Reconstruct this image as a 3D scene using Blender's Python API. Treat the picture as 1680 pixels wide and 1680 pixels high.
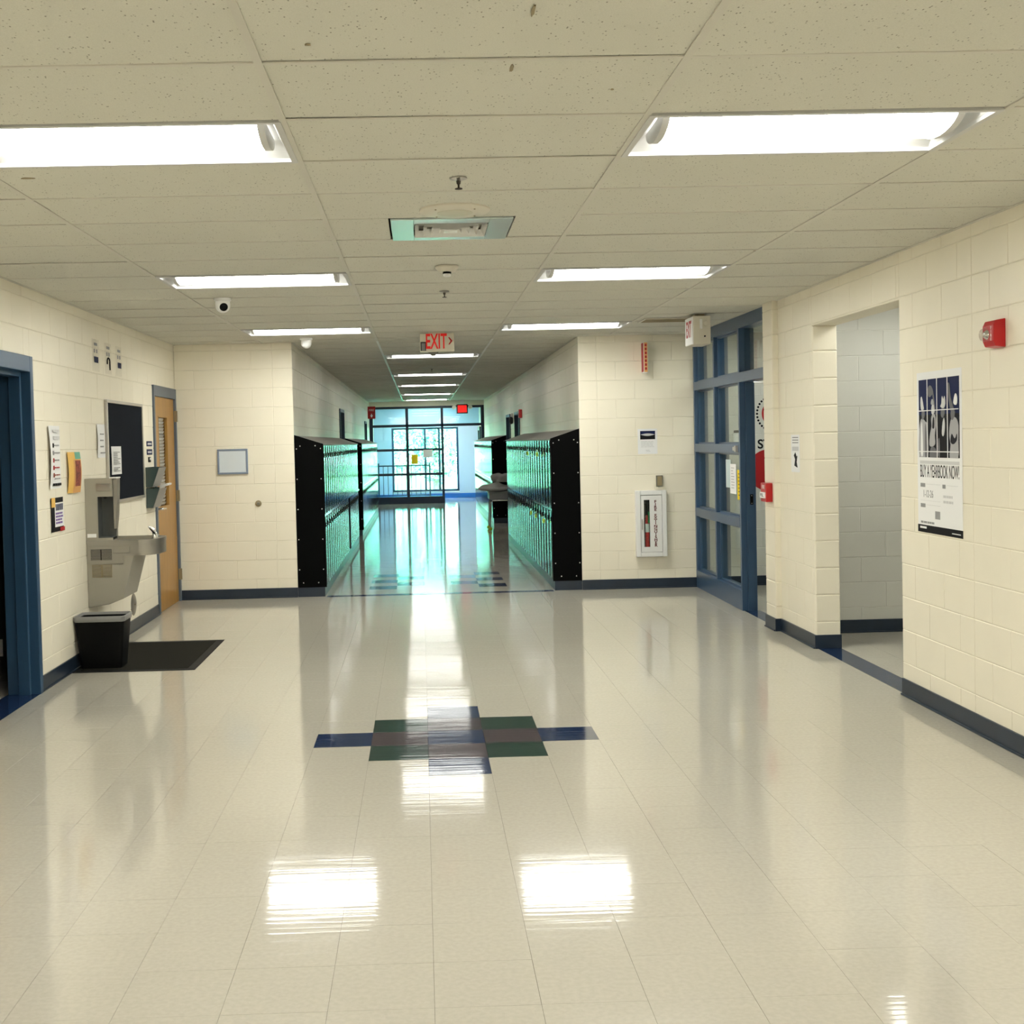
import bpy, bmesh, math, random
from mathutils import Vector, Matrix
random.seed(7)
PI = math.pi
scene = bpy.context.scene
for _o in list(bpy.data.objects):
    bpy.data.objects.remove(_o)
COL = scene.collection

# ------------------------------------------------------------------ camera
F_PX, PPX, PPY = 2013.96, 736.92, 788.28
YAW, PITCH, ROLL, CAM_H = -0.0225, -0.0315, 0.0233, 1.6085
cam_data = bpy.data.cameras.new('camera')
cam = bpy.data.objects.new('camera', cam_data)
COL.objects.link(cam)
cam_data.sensor_fit = 'HORIZONTAL'
cam_data.sensor_width = 36.0
cam_data.lens = F_PX / 1680 * 36.0
cam_data.shift_x = (840 - PPX) / 1680
cam_data.shift_y = -(840 - PPY) / 1680
cam_data.clip_start = 0.05
cam_data.clip_end = 300
_R = Matrix.Rotation(YAW, 3, 'Z') @ Matrix.Rotation(PITCH, 3, 'X') @ Matrix.Rotation(ROLL, 3, 'Y')
_r, _f, _u = _R.col[0], _R.col[1], _R.col[2]
cam.matrix_world = Matrix(((_r.x, _u.x, -_f.x, 0), (_r.y, _u.y, -_f.y, 0), (_r.z, _u.z, -_f.z, CAM_H), (0, 0, 0, 1)))
scene.camera = cam

# ------------------------------------------------------------------ sky, sun, exposure
world = bpy.data.worlds.new('world')
scene.world = world
world.use_nodes = True
_wn = world.node_tree.nodes
_bg = _wn['Background']
_sky = _wn.new('ShaderNodeTexSky')
_sky.sky_type = 'NISHITA'
_sky.sun_disc = False
_sky.sun_elevation = math.radians(48)
_sky.sun_rotation = math.radians(200)
world.node_tree.links.new(_sky.outputs['Color'], _bg.inputs['Color'])
_bg.inputs['Strength'].default_value = 4.2
_sun = bpy.data.lights.new('sun', 'SUN')
_sun.energy = 32.0
_sun.angle = math.radians(0.53)
_sun.color = (1.0, 0.96, 0.88)
sun = bpy.data.objects.new('sun', _sun)
sun.rotation_euler = (math.radians(42), 0, math.radians(20))
sun.location = (0, 45, 12)
COL.objects.link(sun)
LAMP = 13.0
scene.view_settings.view_transform = 'Standard'
scene.view_settings.look = 'None'
scene.view_settings.gamma = 1.0
scene.view_settings.use_curve_mapping = False
scene.view_settings.exposure = 1.28
scene.cycles.use_denoising = True
scene.cycles.use_adaptive_sampling = True
scene.cycles.adaptive_threshold = 0.1
scene.cycles.adaptive_min_samples = 16
scene.cycles.use_light_tree = False
scene.cycles.max_bounces = 6
scene.cycles.diffuse_bounces = 4
scene.cycles.glossy_bounces = 4
scene.cycles.transparent_max_bounces = 12
scene.cycles.sample_clamp_indirect = 6.0

# ------------------------------------------------------------------ materials
def pm(name, col, rough=0.5, metal=0.0, spec=0.5, var=0.0, vscale=4.0, bump=0.0, bscale=60.0,
       emit=None, estr=0.0, coat=0.0, stretch=None, bdist=0.01):
    m = bpy.data.materials.new(name)
    m.use_nodes = True
    nt = m.node_tree
    b = nt.nodes['Principled BSDF']
    b.inputs['Base Color'].default_value = (*col, 1)
    b.inputs['Roughness'].default_value = rough
    b.inputs['Metallic'].default_value = metal
    b.inputs['Specular IOR Level'].default_value = spec
    if coat:
        b.inputs['Coat Weight'].default_value = coat
        b.inputs['Coat Roughness'].default_value = 0.05
    if emit:
        b.inputs['Emission Color'].default_value = (*emit, 1)
        b.inputs['Emission Strength'].default_value = estr
    if var or bump:
        tc = nt.nodes.new('ShaderNodeNewGeometry')
        mp = nt.nodes.new('ShaderNodeMapping')
        if stretch:
            mp.inputs['Scale'].default_value = stretch
        nt.links.new(tc.outputs['Position'], mp.inputs['Vector'])
        if var:
            n = nt.nodes.new('ShaderNodeTexNoise')
            n.inputs['Scale'].default_value = vscale
            n.inputs['Detail'].default_value = 6
            r = nt.nodes.new('ShaderNodeValToRGB')
            r.color_ramp.elements[0].position = 0.35
            r.color_ramp.elements[1].position = 0.65
            r.color_ramp.elements[0].color = (*[c * (1 - var) for c in col], 1)
            r.color_ramp.elements[1].color = (*[min(1, c * (1 + var)) for c in col], 1)
            nt.links.new(mp.outputs['Vector'], n.inputs['Vector'])
            nt.links.new(n.outputs['Fac'], r.inputs['Fac'])
            nt.links.new(r.outputs['Color'], b.inputs['Base Color'])
        if bump:
            n2 = nt.nodes.new('ShaderNodeTexNoise')
            n2.inputs['Scale'].default_value = bscale
            n2.inputs['Detail'].default_value = 4
            bp = nt.nodes.new('ShaderNodeBump')
            bp.inputs['Strength'].default_value = bump
            bp.inputs['Distance'].default_value = bdist
            nt.links.new(mp.outputs['Vector'], n2.inputs['Vector'])
            nt.links.new(n2.outputs['Fac'], bp.inputs['Height'])
            nt.links.new(bp.outputs['Normal'], b.inputs['Normal'])
    return m

def floor_mat(name, col, var):
    """waxed composition tile: fine flecks, gloss with long fine mop streaks"""
    m = pm(name, col, rough=0.075, spec=0.62, var=var, vscale=55.0)
    nt = m.node_tree
    b = nt.nodes['Principled BSDF']
    g = nt.nodes.new('ShaderNodeNewGeometry')
    hs = []
    for sc, w in (((0.9, 34.0, 1), 1.0), ((3.2, 2.2, 1), 2.6), ((2.0, 120.0, 1), 0.22)):
        mp = nt.nodes.new('ShaderNodeMapping')
        mp.inputs['Scale'].default_value = sc
        n = nt.nodes.new('ShaderNodeTexNoise')
        n.inputs['Scale'].default_value = 1.0
        n.inputs['Detail'].default_value = 2
        k = nt.nodes.new('ShaderNodeMath')
        k.operation = 'MULTIPLY'
        k.inputs[1].default_value = w
        nt.links.new(g.outputs['Position'], mp.inputs['Vector'])
        nt.links.new(mp.outputs['Vector'], n.inputs['Vector'])
        nt.links.new(n.outputs['Fac'], k.inputs[0])
        hs.append(k)
    a = hs[0]
    for h in hs[1:]:
        s = nt.nodes.new('ShaderNodeMath')
        nt.links.new(a.outputs[0], s.inputs[0])
        nt.links.new(h.outputs[0], s.inputs[1])
        a = s
    bp = nt.nodes.new('ShaderNodeBump')
    bp.inputs['Strength'].default_value = 0.07
    bp.inputs['Distance'].default_value = 0.006
    nt.links.new(a.outputs[0], bp.inputs['Height'])
    nt.links.new(bp.outputs['Normal'], b.inputs['Normal'])
    return m

def ceiling_mat():
    """mineral-fibre board with fissures and pin holes"""
    m = pm('ceiling board', (0.70, 0.645, 0.53), rough=0.95, spec=0.1)
    nt = m.node_tree
    b = nt.nodes['Principled BSDF']
    g = nt.nodes.new('ShaderNodeNewGeometry')
    mp = nt.nodes.new('ShaderNodeMapping')
    mp.inputs['Scale'].default_value = (75, 42, 1)
    v = nt.nodes.new('ShaderNodeTexVoronoi')
    v.inputs['Scale'].default_value = 1.0
    v.inputs['Randomness'].default_value = 1.0
    n = nt.nodes.new('ShaderNodeTexNoise')
    n.inputs['Scale'].default_value = 22.0
    n.inputs['Detail'].default_value = 5
    nb = nt.nodes.new('ShaderNodeTexNoise')
    nb.inputs['Scale'].default_value = 260.0
    r = nt.nodes.new('ShaderNodeValToRGB')
    r.color_ramp.elements[0].position = 0.10
    r.color_ramp.elements[0].color = (0.34, 0.33, 0.30, 1)
    r.color_ramp.elements[1].position = 0.24
    r2 = nt.nodes.new('ShaderNodeValToRGB')
    r2.color_ramp.elements[0].position = 0.46
    r2.color_ramp.elements[1].position = 0.56
    mx = nt.nodes.new('ShaderNodeMix')
    mx.data_type = 'RGBA'
    mx.inputs[6].default_value = (1, 1, 1, 1)
    ml = nt.nodes.new('ShaderNodeMix')
    ml.data_type = 'RGBA'
    ml.blend_type = 'MULTIPLY'
    ml.inputs[0].default_value = 1.0
    r3 = nt.nodes.new('ShaderNodeValToRGB')
    r3.color_ramp.elements[0].color = (0.60, 0.592, 0.52, 1)
    r3.color_ramp.elements[1].color = (0.765, 0.755, 0.675, 1)
    L = nt.links.new
    L(g.outputs['Position'], mp.inputs['Vector'])
    L(mp.outputs['Vector'], v.inputs['Vector'])
    L(g.outputs['Position'], n.inputs['Vector'])
    L(g.outputs['Position'], nb.inputs['Vector'])
    L(v.outputs['Distance'], r.inputs['Fac'])
    L(n.outputs['Fac'], r2.inputs['Fac'])
    L(r2.outputs['Color'], mx.inputs[0])
    L(r.outputs['Color'], mx.inputs[7])
    L(nb.outputs['Fac'], r3.inputs['Fac'])
    L(r3.outputs['Color'], ml.inputs[6])
    L(mx.outputs[2], ml.inputs[7])
    L(ml.outputs[2], b.inputs['Base Color'])
    return m

def glass_mat(name, tint, refl=1.0):
    m = bpy.data.materials.new(name)
    m.use_nodes = True
    nt = m.node_tree
    nt.nodes.remove(nt.nodes['Principled BSDF'])
    out = nt.nodes['Material Output']
    t = nt.nodes.new('ShaderNodeBsdfTransparent')
    t.inputs['Color'].default_value = (*tint, 1)
    gl = nt.nodes.new('ShaderNodeBsdfGlossy')
    gl.inputs['Roughness'].default_value = 0.01
    lw = nt.nodes.new('ShaderNodeLayerWeight')
    lw.inputs['Blend'].default_value = 0.5
    pw = nt.nodes.new('ShaderNodeMath')
    pw.operation = 'POWER'
    pw.inputs[1].default_value = 5.0
    fr = nt.nodes.new('ShaderNodeMath')
    fr.operation = 'MULTIPLY_ADD'
    fr.inputs[1].default_value = 0.55 * refl
    fr.inputs[2].default_value = 0.04 * refl
    nt.links.new(lw.outputs['Facing'], pw.inputs[0])
    nt.links.new(pw.outputs[0], fr.inputs[0])
    mx = nt.nodes.new('ShaderNodeMixShader')
    nt.links.new(fr.outputs[0], mx.inputs[0])
    nt.links.new(t.outputs[0], mx.inputs[1])
    nt.links.new(gl.outputs[0], mx.inputs[2])
    nt.links.new(mx.outputs[0], out.inputs['Surface'])
    return m

def wood_mat():
    m = pm('honey oak veneer', (0.42, 0.225, 0.055), rough=0.36, var=0.10, vscale=3.0, stretch=(14, 14, 0.7))
    return m

M = {
    'block': pm('cream block paint', (0.88, 0.825, 0.68), rough=0.42, spec=0.4, var=0.025, vscale=1.2, bump=0.10, bscale=230, bdist=0.004),
    'joint': pm('painted mortar joint', (0.80, 0.75, 0.615), rough=0.6),
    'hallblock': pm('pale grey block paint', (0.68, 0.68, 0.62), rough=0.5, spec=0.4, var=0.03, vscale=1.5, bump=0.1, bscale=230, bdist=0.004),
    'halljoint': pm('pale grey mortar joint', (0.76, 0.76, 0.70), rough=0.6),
    'tile': floor_mat('cream floor tile', (0.505, 0.475, 0.405), 0.04),
    'tileb': floor_mat('navy floor tile', (0.014, 0.032, 0.088), 0.25),
    'tileg': floor_mat('green floor tile', (0.018, 0.048, 0.040), 0.25),
    'tilep': floor_mat('plum floor tile', (0.068, 0.052, 0.062), 0.2),
    'seam': pm('floor seam', (0.21, 0.19, 0.155), rough=0.7),
    'board': ceiling_mat(),
    'tee': pm('ceiling grid enamel', (0.64, 0.62, 0.55), rough=0.5),
    'void': pm('ceiling void', (0.06, 0.055, 0.045), rough=0.9),
    'navybase': pm('navy vinyl base', (0.014, 0.026, 0.046), rough=0.32, spec=0.5, var=0.1),
    'frame': pm('slate blue enamel', (0.042, 0.088, 0.165), rough=0.28, spec=0.5, bump=0.03, bscale=300),
    'frame3': pm('deep navy enamel', (0.008, 0.022, 0.05), rough=0.35),
    'bronze': pm('dark bronze', (0.045, 0.035, 0.026), rough=0.5),
    'daylitbase': pm('navy base with painted daylight', (0.02, 0.17, 0.62), rough=0.3),  # navy base made brighter blue, standing in for daylight reflected on it
    'frame2': pm('blue enamel', (0.026, 0.075, 0.15), rough=0.35, spec=0.5, bump=0.03, bscale=300),
    'greyframe': pm('grey blue enamel', (0.115, 0.145, 0.185), rough=0.4),
    'wood': wood_mat(),
    'alu': pm('satin aluminium', (0.55, 0.53, 0.50), rough=0.33, metal=1.0),
    'steel': pm('brushed stainless steel', (0.37, 0.355, 0.32), rough=0.32, metal=0.9, bump=0.05, bscale=40, stretch=(1, 1, 30)),
    'chrome': pm('chrome', (0.78, 0.78, 0.78), rough=0.10, metal=1.0),
    'greyplastic': pm('grey plastic', (0.085, 0.09, 0.085), rough=0.45),
    'panelgrey': pm('warm grey sheet', (0.36, 0.34, 0.28), rough=0.4, metal=0.2),
    'darkgrey': pm('dark slot', (0.02, 0.02, 0.02), rough=0.7),
    'black': pm('black plastic', (0.003, 0.003, 0.003), rough=0.5, spec=0.12),
    'liner': pm('grey bin liner', (0.22, 0.22, 0.215), rough=0.3, bump=0.4, bscale=30, bdist=0.01),
    'rubber': pm('charcoal ribbed mat', (0.022, 0.021, 0.016), rough=0.9, spec=0.1, bump=0.7, bscale=120, stretch=(1, 6, 1)),
    'rubberedge': pm('black mat border', (0.009, 0.009, 0.009), rough=0.6, spec=0.15),
    'locker': pm('black locker enamel', (0.006, 0.009, 0.014), rough=0.11, spec=0.8),
    'lockerend': pm('black end panel', (0.0012, 0.0014, 0.0016), rough=0.5, spec=0.06),
    'lockertop': pm('grey locker top', (0.30, 0.29, 0.27), rough=0.5),
    'bolt': pm('zinc bolt', (0.75, 0.75, 0.72), rough=0.3, metal=0.6),
    'lens': pm('fluorescent lens', (0.9, 0.9, 0.9), rough=0.5, emit=(1.0, 0.998, 0.935), estr=LAMP),
    'white': pm('white enamel', (0.82, 0.82, 0.80), rough=0.4),
    'lens2': pm('dimmer fluorescent lens', (0.9, 0.9, 0.9), rough=0.5, emit=(1.0, 0.998, 0.935), estr=LAMP * 0.5),
    'pan': pm('white light pan', (0.60, 0.60, 0.59), rough=0.45),
    'offwhite': pm('off white plastic', (0.70, 0.66, 0.56), rough=0.45),
    'beige': pm('beige plastic', (0.62, 0.58, 0.46), rough=0.45),
    'paper': pm('white paper', (0.86, 0.86, 0.85), rough=0.7),
    'palepaper': pm('pale blue paper', (0.55, 0.66, 0.66), rough=0.6),
    'yellow': pm('yellow paper', (0.88, 0.66, 0.0), rough=0.7),
    'ink': pm('black ink', (0.008, 0.008, 0.010), rough=0.6, spec=0.15),
    'greyink': pm('grey ink', (0.30, 0.30, 0.30), rough=0.6),
    'paleink': pm('pale grey ink', (0.62, 0.62, 0.62), rough=0.6),
    'navyink': pm('navy ink', (0.012, 0.019, 0.07), rough=0.6, spec=0.12),
    'purpleink': pm('purple ink', (0.20, 0.12, 0.36), rough=0.6),
    'darkred': pm('dark red letter vinyl', (0.11, 0.004, 0.006), rough=0.5, spec=0.2),
    'red': pm('red enamel', (0.50, 0.006, 0.010), rough=0.3, spec=0.5),
    'redink': pm('red vinyl', (0.42, 0.006, 0.010), rough=0.5),
    'exitred': pm('exit sign red', (0.6, 0.004, 0.004), rough=0.4, emit=(1, 0.005, 0.003), estr=0.08),
    'exitglow': pm('lit exit sign face', (0.7, 0.01, 0.01), rough=0.4, emit=(1, 0.02, 0.015), estr=0.5),
    'orange': pm('orange card', (0.72, 0.38, 0.13), rough=0.7),
    'amber': pm('amber card', (0.82, 0.50, 0.12), rough=0.7),
    'teal': pm('sea green card', (0.15, 0.42, 0.30), rough=0.7),
    'brick': pm('brick red print', (0.26, 0.055, 0.030), rough=0.7, var=0.5, vscale=60),
    'felt': pm('navy felt', (0.015, 0.018, 0.024), rough=0.95, spec=0.05, bump=0.3, bscale=300),
    'whiteboard': pm('whiteboard', (0.68, 0.74, 0.78), rough=0.25),
    'bluegrey': pm('blue grey plastic', (0.20, 0.25, 0.34), rough=0.4),
    'smoke': pm('smoked grey plastic', (0.055, 0.085, 0.085), rough=0.25),
    'smoke2': pm('grey plastic pocket face', (0.19, 0.19, 0.185), rough=0.3),
    'fixgrey': pm('grey steel plate', (0.20, 0.19, 0.15), rough=0.4, metal=0.4),
    'tan': pm('tan plate', (0.30, 0.24, 0.13), rough=0.5),
    'deskgrey': pm('grey laminate', (0.20, 0.205, 0.20), rough=0.35),
    'cloth': pm('grey cloth', (0.36, 0.35, 0.33), rough=0.9, bump=0.5, bscale=40),
    'tennis': pm('yellow green felt', (0.42, 0.50, 0.05), rough=0.9),
    'glass': glass_mat('clear glass', (0.90, 0.94, 0.92)),
    'glassfar': glass_mat('sea green glazing', (0.80, 0.97, 0.98)),
    'clear': glass_mat('clear plastic dome', (0.88, 0.87, 0.85)),
    'sidewall': pm('pale blue plaster', (0.58, 0.70, 0.92), rough=0.6),
    'leaf': pm('bright leaf', (0.20, 0.44, 0.27), rough=0.6, var=0.4, vscale=1.5),
    'bark': pm('bark', (0.12, 0.085, 0.06), rough=0.9),
    'lawn': pm('lawn', (0.16, 0.34, 0.09), rough=0.9, var=0.2),
    'green': pm('green tag', (0.02, 0.25, 0.08), rough=0.6),
    'darkroom': pm('wall colour darkened as shade', (0.10, 0.095, 0.085), rough=0.8),  # dark colour puts the shade of the unlit rooms into their walls
    'blind': pm('white blind slat', (0.62, 0.62, 0.58), rough=0.5),
    'photogrey': pm('photo grey', (0.42, 0.42, 0.43), rough=0.6, spec=0.1),
    'photodark': pm('photo dark grey', (0.018, 0.019, 0.024), rough=0.6, spec=0.1),
    'photomid': pm('photo mid grey', (0.18, 0.18, 0.19), rough=0.6, spec=0.1),
    'vent': pm('enamel with aqua reflection tint', (0.62, 0.70, 0.70), rough=0.25, metal=0.35),  # aqua tint paints in the daylight reflected by the diffuser
    'laminate': glass_mat('clear laminate', (0.985, 0.985, 0.985), 0.3),
}

# ------------------------------------------------------------------ builders
def tag(o, label=None, cat=None, group=None, kind=None):
    if label: o['label'] = label
    if cat: o['category'] = cat
    if group: o['group'] = group
    if kind: o['kind'] = kind
    return o

def wloc(o):
    v = Vector((0, 0, 0))
    while o:
        v += o.location
        o = o.parent
    return v

def empty(name, loc, label=None, cat=None, group=None, kind=None):
    o = bpy.data.objects.new(name, None)
    o.empty_display_size = 0.1
    o.location = loc
    COL.objects.link(o)
    return tag(o, label, cat, group, kind)

class MB:
    def __init__(self):
        self.v, self.f = [], []
    def add(self, vs, fs):
        n = len(self.v)
        self.v += [tuple(p) for p in vs]
        self.f += [tuple(i + n for i in f) for f in fs]
        return self
    def box(self, x0, x1, y0, y1, z0, z1):
        if x1 < x0: x0, x1 = x1, x0
        if y1 < y0: y0, y1 = y1, y0
        if z1 < z0: z0, z1 = z1, z0
        return self.add([(x0, y0, z0), (x1, y0, z0), (x1, y1, z0), (x0, y1, z0), (x0, y0, z1), (x1, y0, z1), (x1, y1, z1), (x0, y1, z1)],
                        [(3, 2, 1, 0), (4, 5, 6, 7), (0, 1, 5, 4), (1, 2, 6, 5), (2, 3, 7, 6), (3, 0, 4, 7)])
    def prism(self, poly, a, b, axis):
        """poly: 2-D points; extruded from a to b along axis (0 x: poly=(y,z); 1 y: poly=(x,z); 2 z: poly=(x,y))"""
        def P(p, t):
            return {0: (t, p[0], p[1]), 1: (p[0], t, p[1]), 2: (p[0], p[1], t)}[axis]
        n = len(poly)
        vs = [P(p, a) for p in poly] + [P(p, b) for p in poly]
        fs = [tuple(range(n))[::-1], tuple(range(n, 2 * n))] + [(i, (i + 1) % n, n + (i + 1) % n, n + i) for i in range(n)]
        return self.add(vs, fs)
    def lathe(self, c, prof, axis=2, seg=24, sgn=1):
        """prof: (radius, offset along axis)"""
        vs, fs = [], []
        for r, t in prof:
            for k in range(seg):
                a = 2 * PI * k / seg
                p = [r * math.cos(a), r * math.sin(a)]
                q = {2: (p[0], p[1], t * sgn), 1: (p[0], t * sgn, p[1]), 0: (t * sgn, p[0], p[1])}[axis]
                vs.append((c[0] + q[0], c[1] + q[1], c[2] + q[2]))
        n = len(prof)
        for i in range(n - 1):
            for k in range(seg):
                k2 = (k + 1) % seg
                fs.append((i * seg + k, i * seg + k2, (i + 1) * seg + k2, (i + 1) * seg + k))
        fs.append(tuple(range(seg))[::-1])
        fs.append(tuple(range((n - 1) * seg, n * seg)))
        return self.add(vs, fs)
    def tube(self, pts, r, seg=8):
        pts = [Vector(p) for p in pts]
        vs, fs = [], []
        for i, p in enumerate(pts):
            d = (pts[min(i + 1, len(pts) - 1)] - pts[max(i - 1, 0)]).normalized()
            a = d.orthogonal().normalized() if abs(d.z) > 0.9 else d.cross(Vector((0, 0, 1))).normalized()
            b = d.cross(a)
            rr = r[i] if isinstance(r, (list, tuple)) else r
            for k in range(seg):
                t = 2 * PI * k / seg
                vs.append(p + a * rr * math.cos(t) + b * rr * math.sin(t))
        for i in range(len(pts) - 1):
            for k in range(seg):
                k2 = (k + 1) % seg
                fs.append((i * seg + k, i * seg + k2, (i + 1) * seg + k2, (i + 1) * seg + k))
        fs.append(tuple(range(seg))[::-1])
        fs.append(tuple(range((len(pts) - 1) * seg, len(pts) * seg)))
        return self.add(vs, fs)
    def quad(self, a, b, c, d):
        return self.add([a, b, c, d], [(0, 1, 2, 3)])
    def mesh(self, name, off=(0, 0, 0)):
        me = bpy.data.meshes.new(name)
        me.from_pydata([(x - off[0], y - off[1], z - off[2]) for x, y, z in self.v], [], self.f)
        bm = bmesh.new()
        bm.from_mesh(me)
        bmesh.ops.recalc_face_normals(bm, faces=bm.faces)
        bm.to_mesh(me)
        bm.free()
        me.update()
        return me
    def build(self, name, mat, parent=None, label=None, cat=None, group=None, kind=None, smooth=0, bev=0):
        if parent is not None:
            off = wloc(parent)
        else:
            xs, ys, zs = zip(*self.v)
            off = Vector(((min(xs) + max(xs)) / 2, (min(ys) + max(ys)) / 2, min(zs)))
        me = self.mesh(name, off)
        me.materials.append(M[mat] if isinstance(mat, str) else mat)
        if smooth:
            me.shade_smooth()
            me.set_sharp_from_angle(angle=math.radians(smooth))
        o = bpy.data.objects.new(name, me)
        COL.objects.link(o)
        if parent is not None:
            o.parent = parent
        else:
            o.location = off
        if bev:
            md = o.modifiers.new('edge', 'BEVEL')
            md.width = bev
            md.segments = 2
            md.limit_method = 'ANGLE'
        return tag(o, label, cat, group, kind)

def box(x0, x1, y0, y1, z0, z1):
    return MB().box(x0, x1, y0, y1, z0, z1)

def copy_tree(o, parent=None):
    c = o.copy()
    COL.objects.link(c)
    c.parent = parent
    for ch in list(o.children):
        copy_tree(ch, c)
    return c

class Face:
    """a wall face: u runs to the viewer's right, v up, n out of the wall"""
    def __init__(s, o, u, n):
        s.o, s.u, s.n = Vector(o), Vector(u), Vector(n)
        s.v = Vector((0, 0, 1))
    def P(s, u, v, n=0.0):
        return s.o + s.u * u + s.v * v + s.n * n
    def box(s, mb, u0, u1, v0, v1, n0, n1):
        a, b = s.P(u0, v0, n0), s.P(u1, v1, n1)
        return mb.box(a.x, b.x, a.y, b.y, a.z, b.z)
    def poly(s, mb, pts, n0, n1):
        k = len(pts)
        vs = [s.P(p[0], p[1], n0) for p in pts] + [s.P(p[0], p[1], n1) for p in pts]
        return mb.add(vs, [tuple(range(k))[::-1], tuple(range(k, 2 * k))] + [(i, (i + 1) % k, k + (i + 1) % k, k + i) for i in range(k)])
    def rot(s):
        return Matrix((s.u, s.v, s.n)).transposed().to_euler()

def text(F, u, v, n, body, size, mat, parent, name='lettering', sx=1.0, align='CENTER', line=1.0, bold=0.0, depth=0.0006):
    cu = bpy.data.curves.new(name, 'FONT')
    cu.body = body
    cu.size = size
    cu.align_x = align
    cu.align_y = 'CENTER'
    cu.space_line = line
    cu.extrude = depth
    cu.offset = bold
    cu.materials.append(M[mat])
    tmp = bpy.data.objects.new('lettering_source', cu)
    COL.objects.link(tmp)
    bpy.context.view_layer.update()
    me = bpy.data.meshes.new_from_object(tmp.evaluated_get(bpy.context.evaluated_depsgraph_get()))
    bpy.data.objects.remove(tmp)
    bpy.data.curves.remove(cu)
    me.name = name
    o = bpy.data.objects.new(name, me)
    COL.objects.link(o)
    o.rotation_euler = F.rot()
    o.scale = (sx, 1, 1)
    o.location = F.P(u, v, n) - wloc(parent)
    o.parent = parent
    return o

XL, XR, YF, H = -2.575, 2.915, 13.0, 2.687
CXL, CXR = -1.335, 1.685            # corridor walls
LFX, RFX = -1.03, 1.375             # locker fronts
YE = 32.4                           # corridor end
FL = Face((XL, 0, 0), (0, 1, 0), (1, 0, 0))       # left wall: u = y
FRT = Face((XR, 0, 0), (0, -1, 0), (-1, 0, 0))    # right wall: u = -y
FF = Face((0, YF, 0), (1, 0, 0), (0, -1, 0))      # far wall: u = x
FCL = Face((CXL, 0, 0), (0, 1, 0), (1, 0, 0))
FCR = Face((CXR, 0, 0), (0, -1, 0), (-1, 0, 0))

# ------------------------------------------------------------------ block walls
CO, BL = 0.2016, 0.4032

def cut(r, holes):
    out = [r]
    for h in holes:
        nxt = []
        for a in out:
            u0, u1, v0, v1 = a
            if h[1] <= u0 or h[0] >= u1 or h[3] <= v0 or h[2] >= v1:
                nxt.append(a)
                continue
            if h[0] > u0: nxt.append((u0, h[0], v0, v1))
            if h[1] < u1: nxt.append((h[1], u1, v0, v1))
            m0, m1 = max(u0, h[0]), min(u1, h[1])
            if h[2] > v0: nxt.append((m0, m1, v0, h[2]))
            if h[3] < v1: nxt.append((m0, m1, h[3], v1))
        out = nxt
    return [a for a in out if a[1] - a[0] > 0.012 and a[3] - a[2] > 0.012]

def block_shape(mb, F, u0, u1, v0, v1, back=0.006, proud=0.0, g=0.0022, c=0.0032):
    u0 += g * 0.5; u1 -= g * 0.5; v0 += g; v1 -= g
    a = [F.P(u, v, -back) for u, v in ((u0, v0), (u1, v0), (u1, v1), (u0, v1))]
    b = [F.P(u, v, -c * 0.8) for u, v in ((u0, v0), (u1, v0), (u1, v1), (u0, v1))]
    d = [F.P(u, v, proud) for u, v in ((u0 + c, v0 + c), (u1 - c, v0 + c), (u1 - c, v1 - c), (u0 + c, v1 - c))]
    fs = []
    for k in range(4):
        j = (k + 1) % 4
        fs += [(k, j, 4 + j, 4 + k), (4 + k, 4 + j, 8 + j, 8 + k)]
    fs.append((8, 9, 10, 11))
    mb.add(a + b + d, fs)

_bcache = {}
def wall(name, F, u0, u1, zones, holes, label, single=None, mat='block', joint='joint', thick=0.185, ztop=H + 0.06, cat='wall', off0=0.0):
    """slab with recessed joint face; each block in view a child, the others one joined part"""
    w = MB()
    for r in cut((u0, u1, 0.0, ztop), holes):
        F.box(w, r[0], r[1], r[2], r[3], -thick, -0.0038)
    o = w.build(name, joint, label=label, cat=cat, kind='structure')
    rest = MB()
    nrest = 0
    for za, zb, mode in zones:
        for k in range(14):
            v0, v1 = k * CO, min((k + 1) * CO, ztop - 0.003)
            if v1 - v0 < 0.02:
                continue
            edges = [za]
            if mode == 'stack':
                edges.append(zb)
            else:
                t = za + (BL if (k % 2) == 0 else BL / 2) + off0
                while t < zb - 0.03:
                    if t > za + 0.03:
                        edges.append(t)
                    t += BL
                edges.append(zb)
            for a, b in zip(edges[:-1], edges[1:]):
                for r in cut((a, b, v0, v1), holes):
                    mid = (r[0] + r[1]) / 2
                    if single and single[0] <= mid <= single[1]:
                        key = (round(r[1] - r[0], 3), round(r[3] - r[2], 3), tuple(F.u), mat)
                        if key not in _bcache:
                            mb = MB()
                            block_shape(mb, Face((0, 0, 0), F.u, F.n), -key[0] / 2, key[0] / 2, -key[1] / 2, key[1] / 2)
                            me = mb.mesh('block')
                            me.materials.append(M[mat])
                            _bcache[key] = me
                        b_ = bpy.data.objects.new('block', _bcache[key])
                        b_.location = F.P(mid, (r[2] + r[3]) / 2, random.uniform(-0.0006, 0.0006)) - o.location
                        b_.parent = o
                        COL.objects.link(b_)
                    else:
                        block_shape(rest, F, *r)
                        nrest += 1
    if nrest:
        rest.build('block_courses', mat, o, kind='stuff')
    return o

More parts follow.
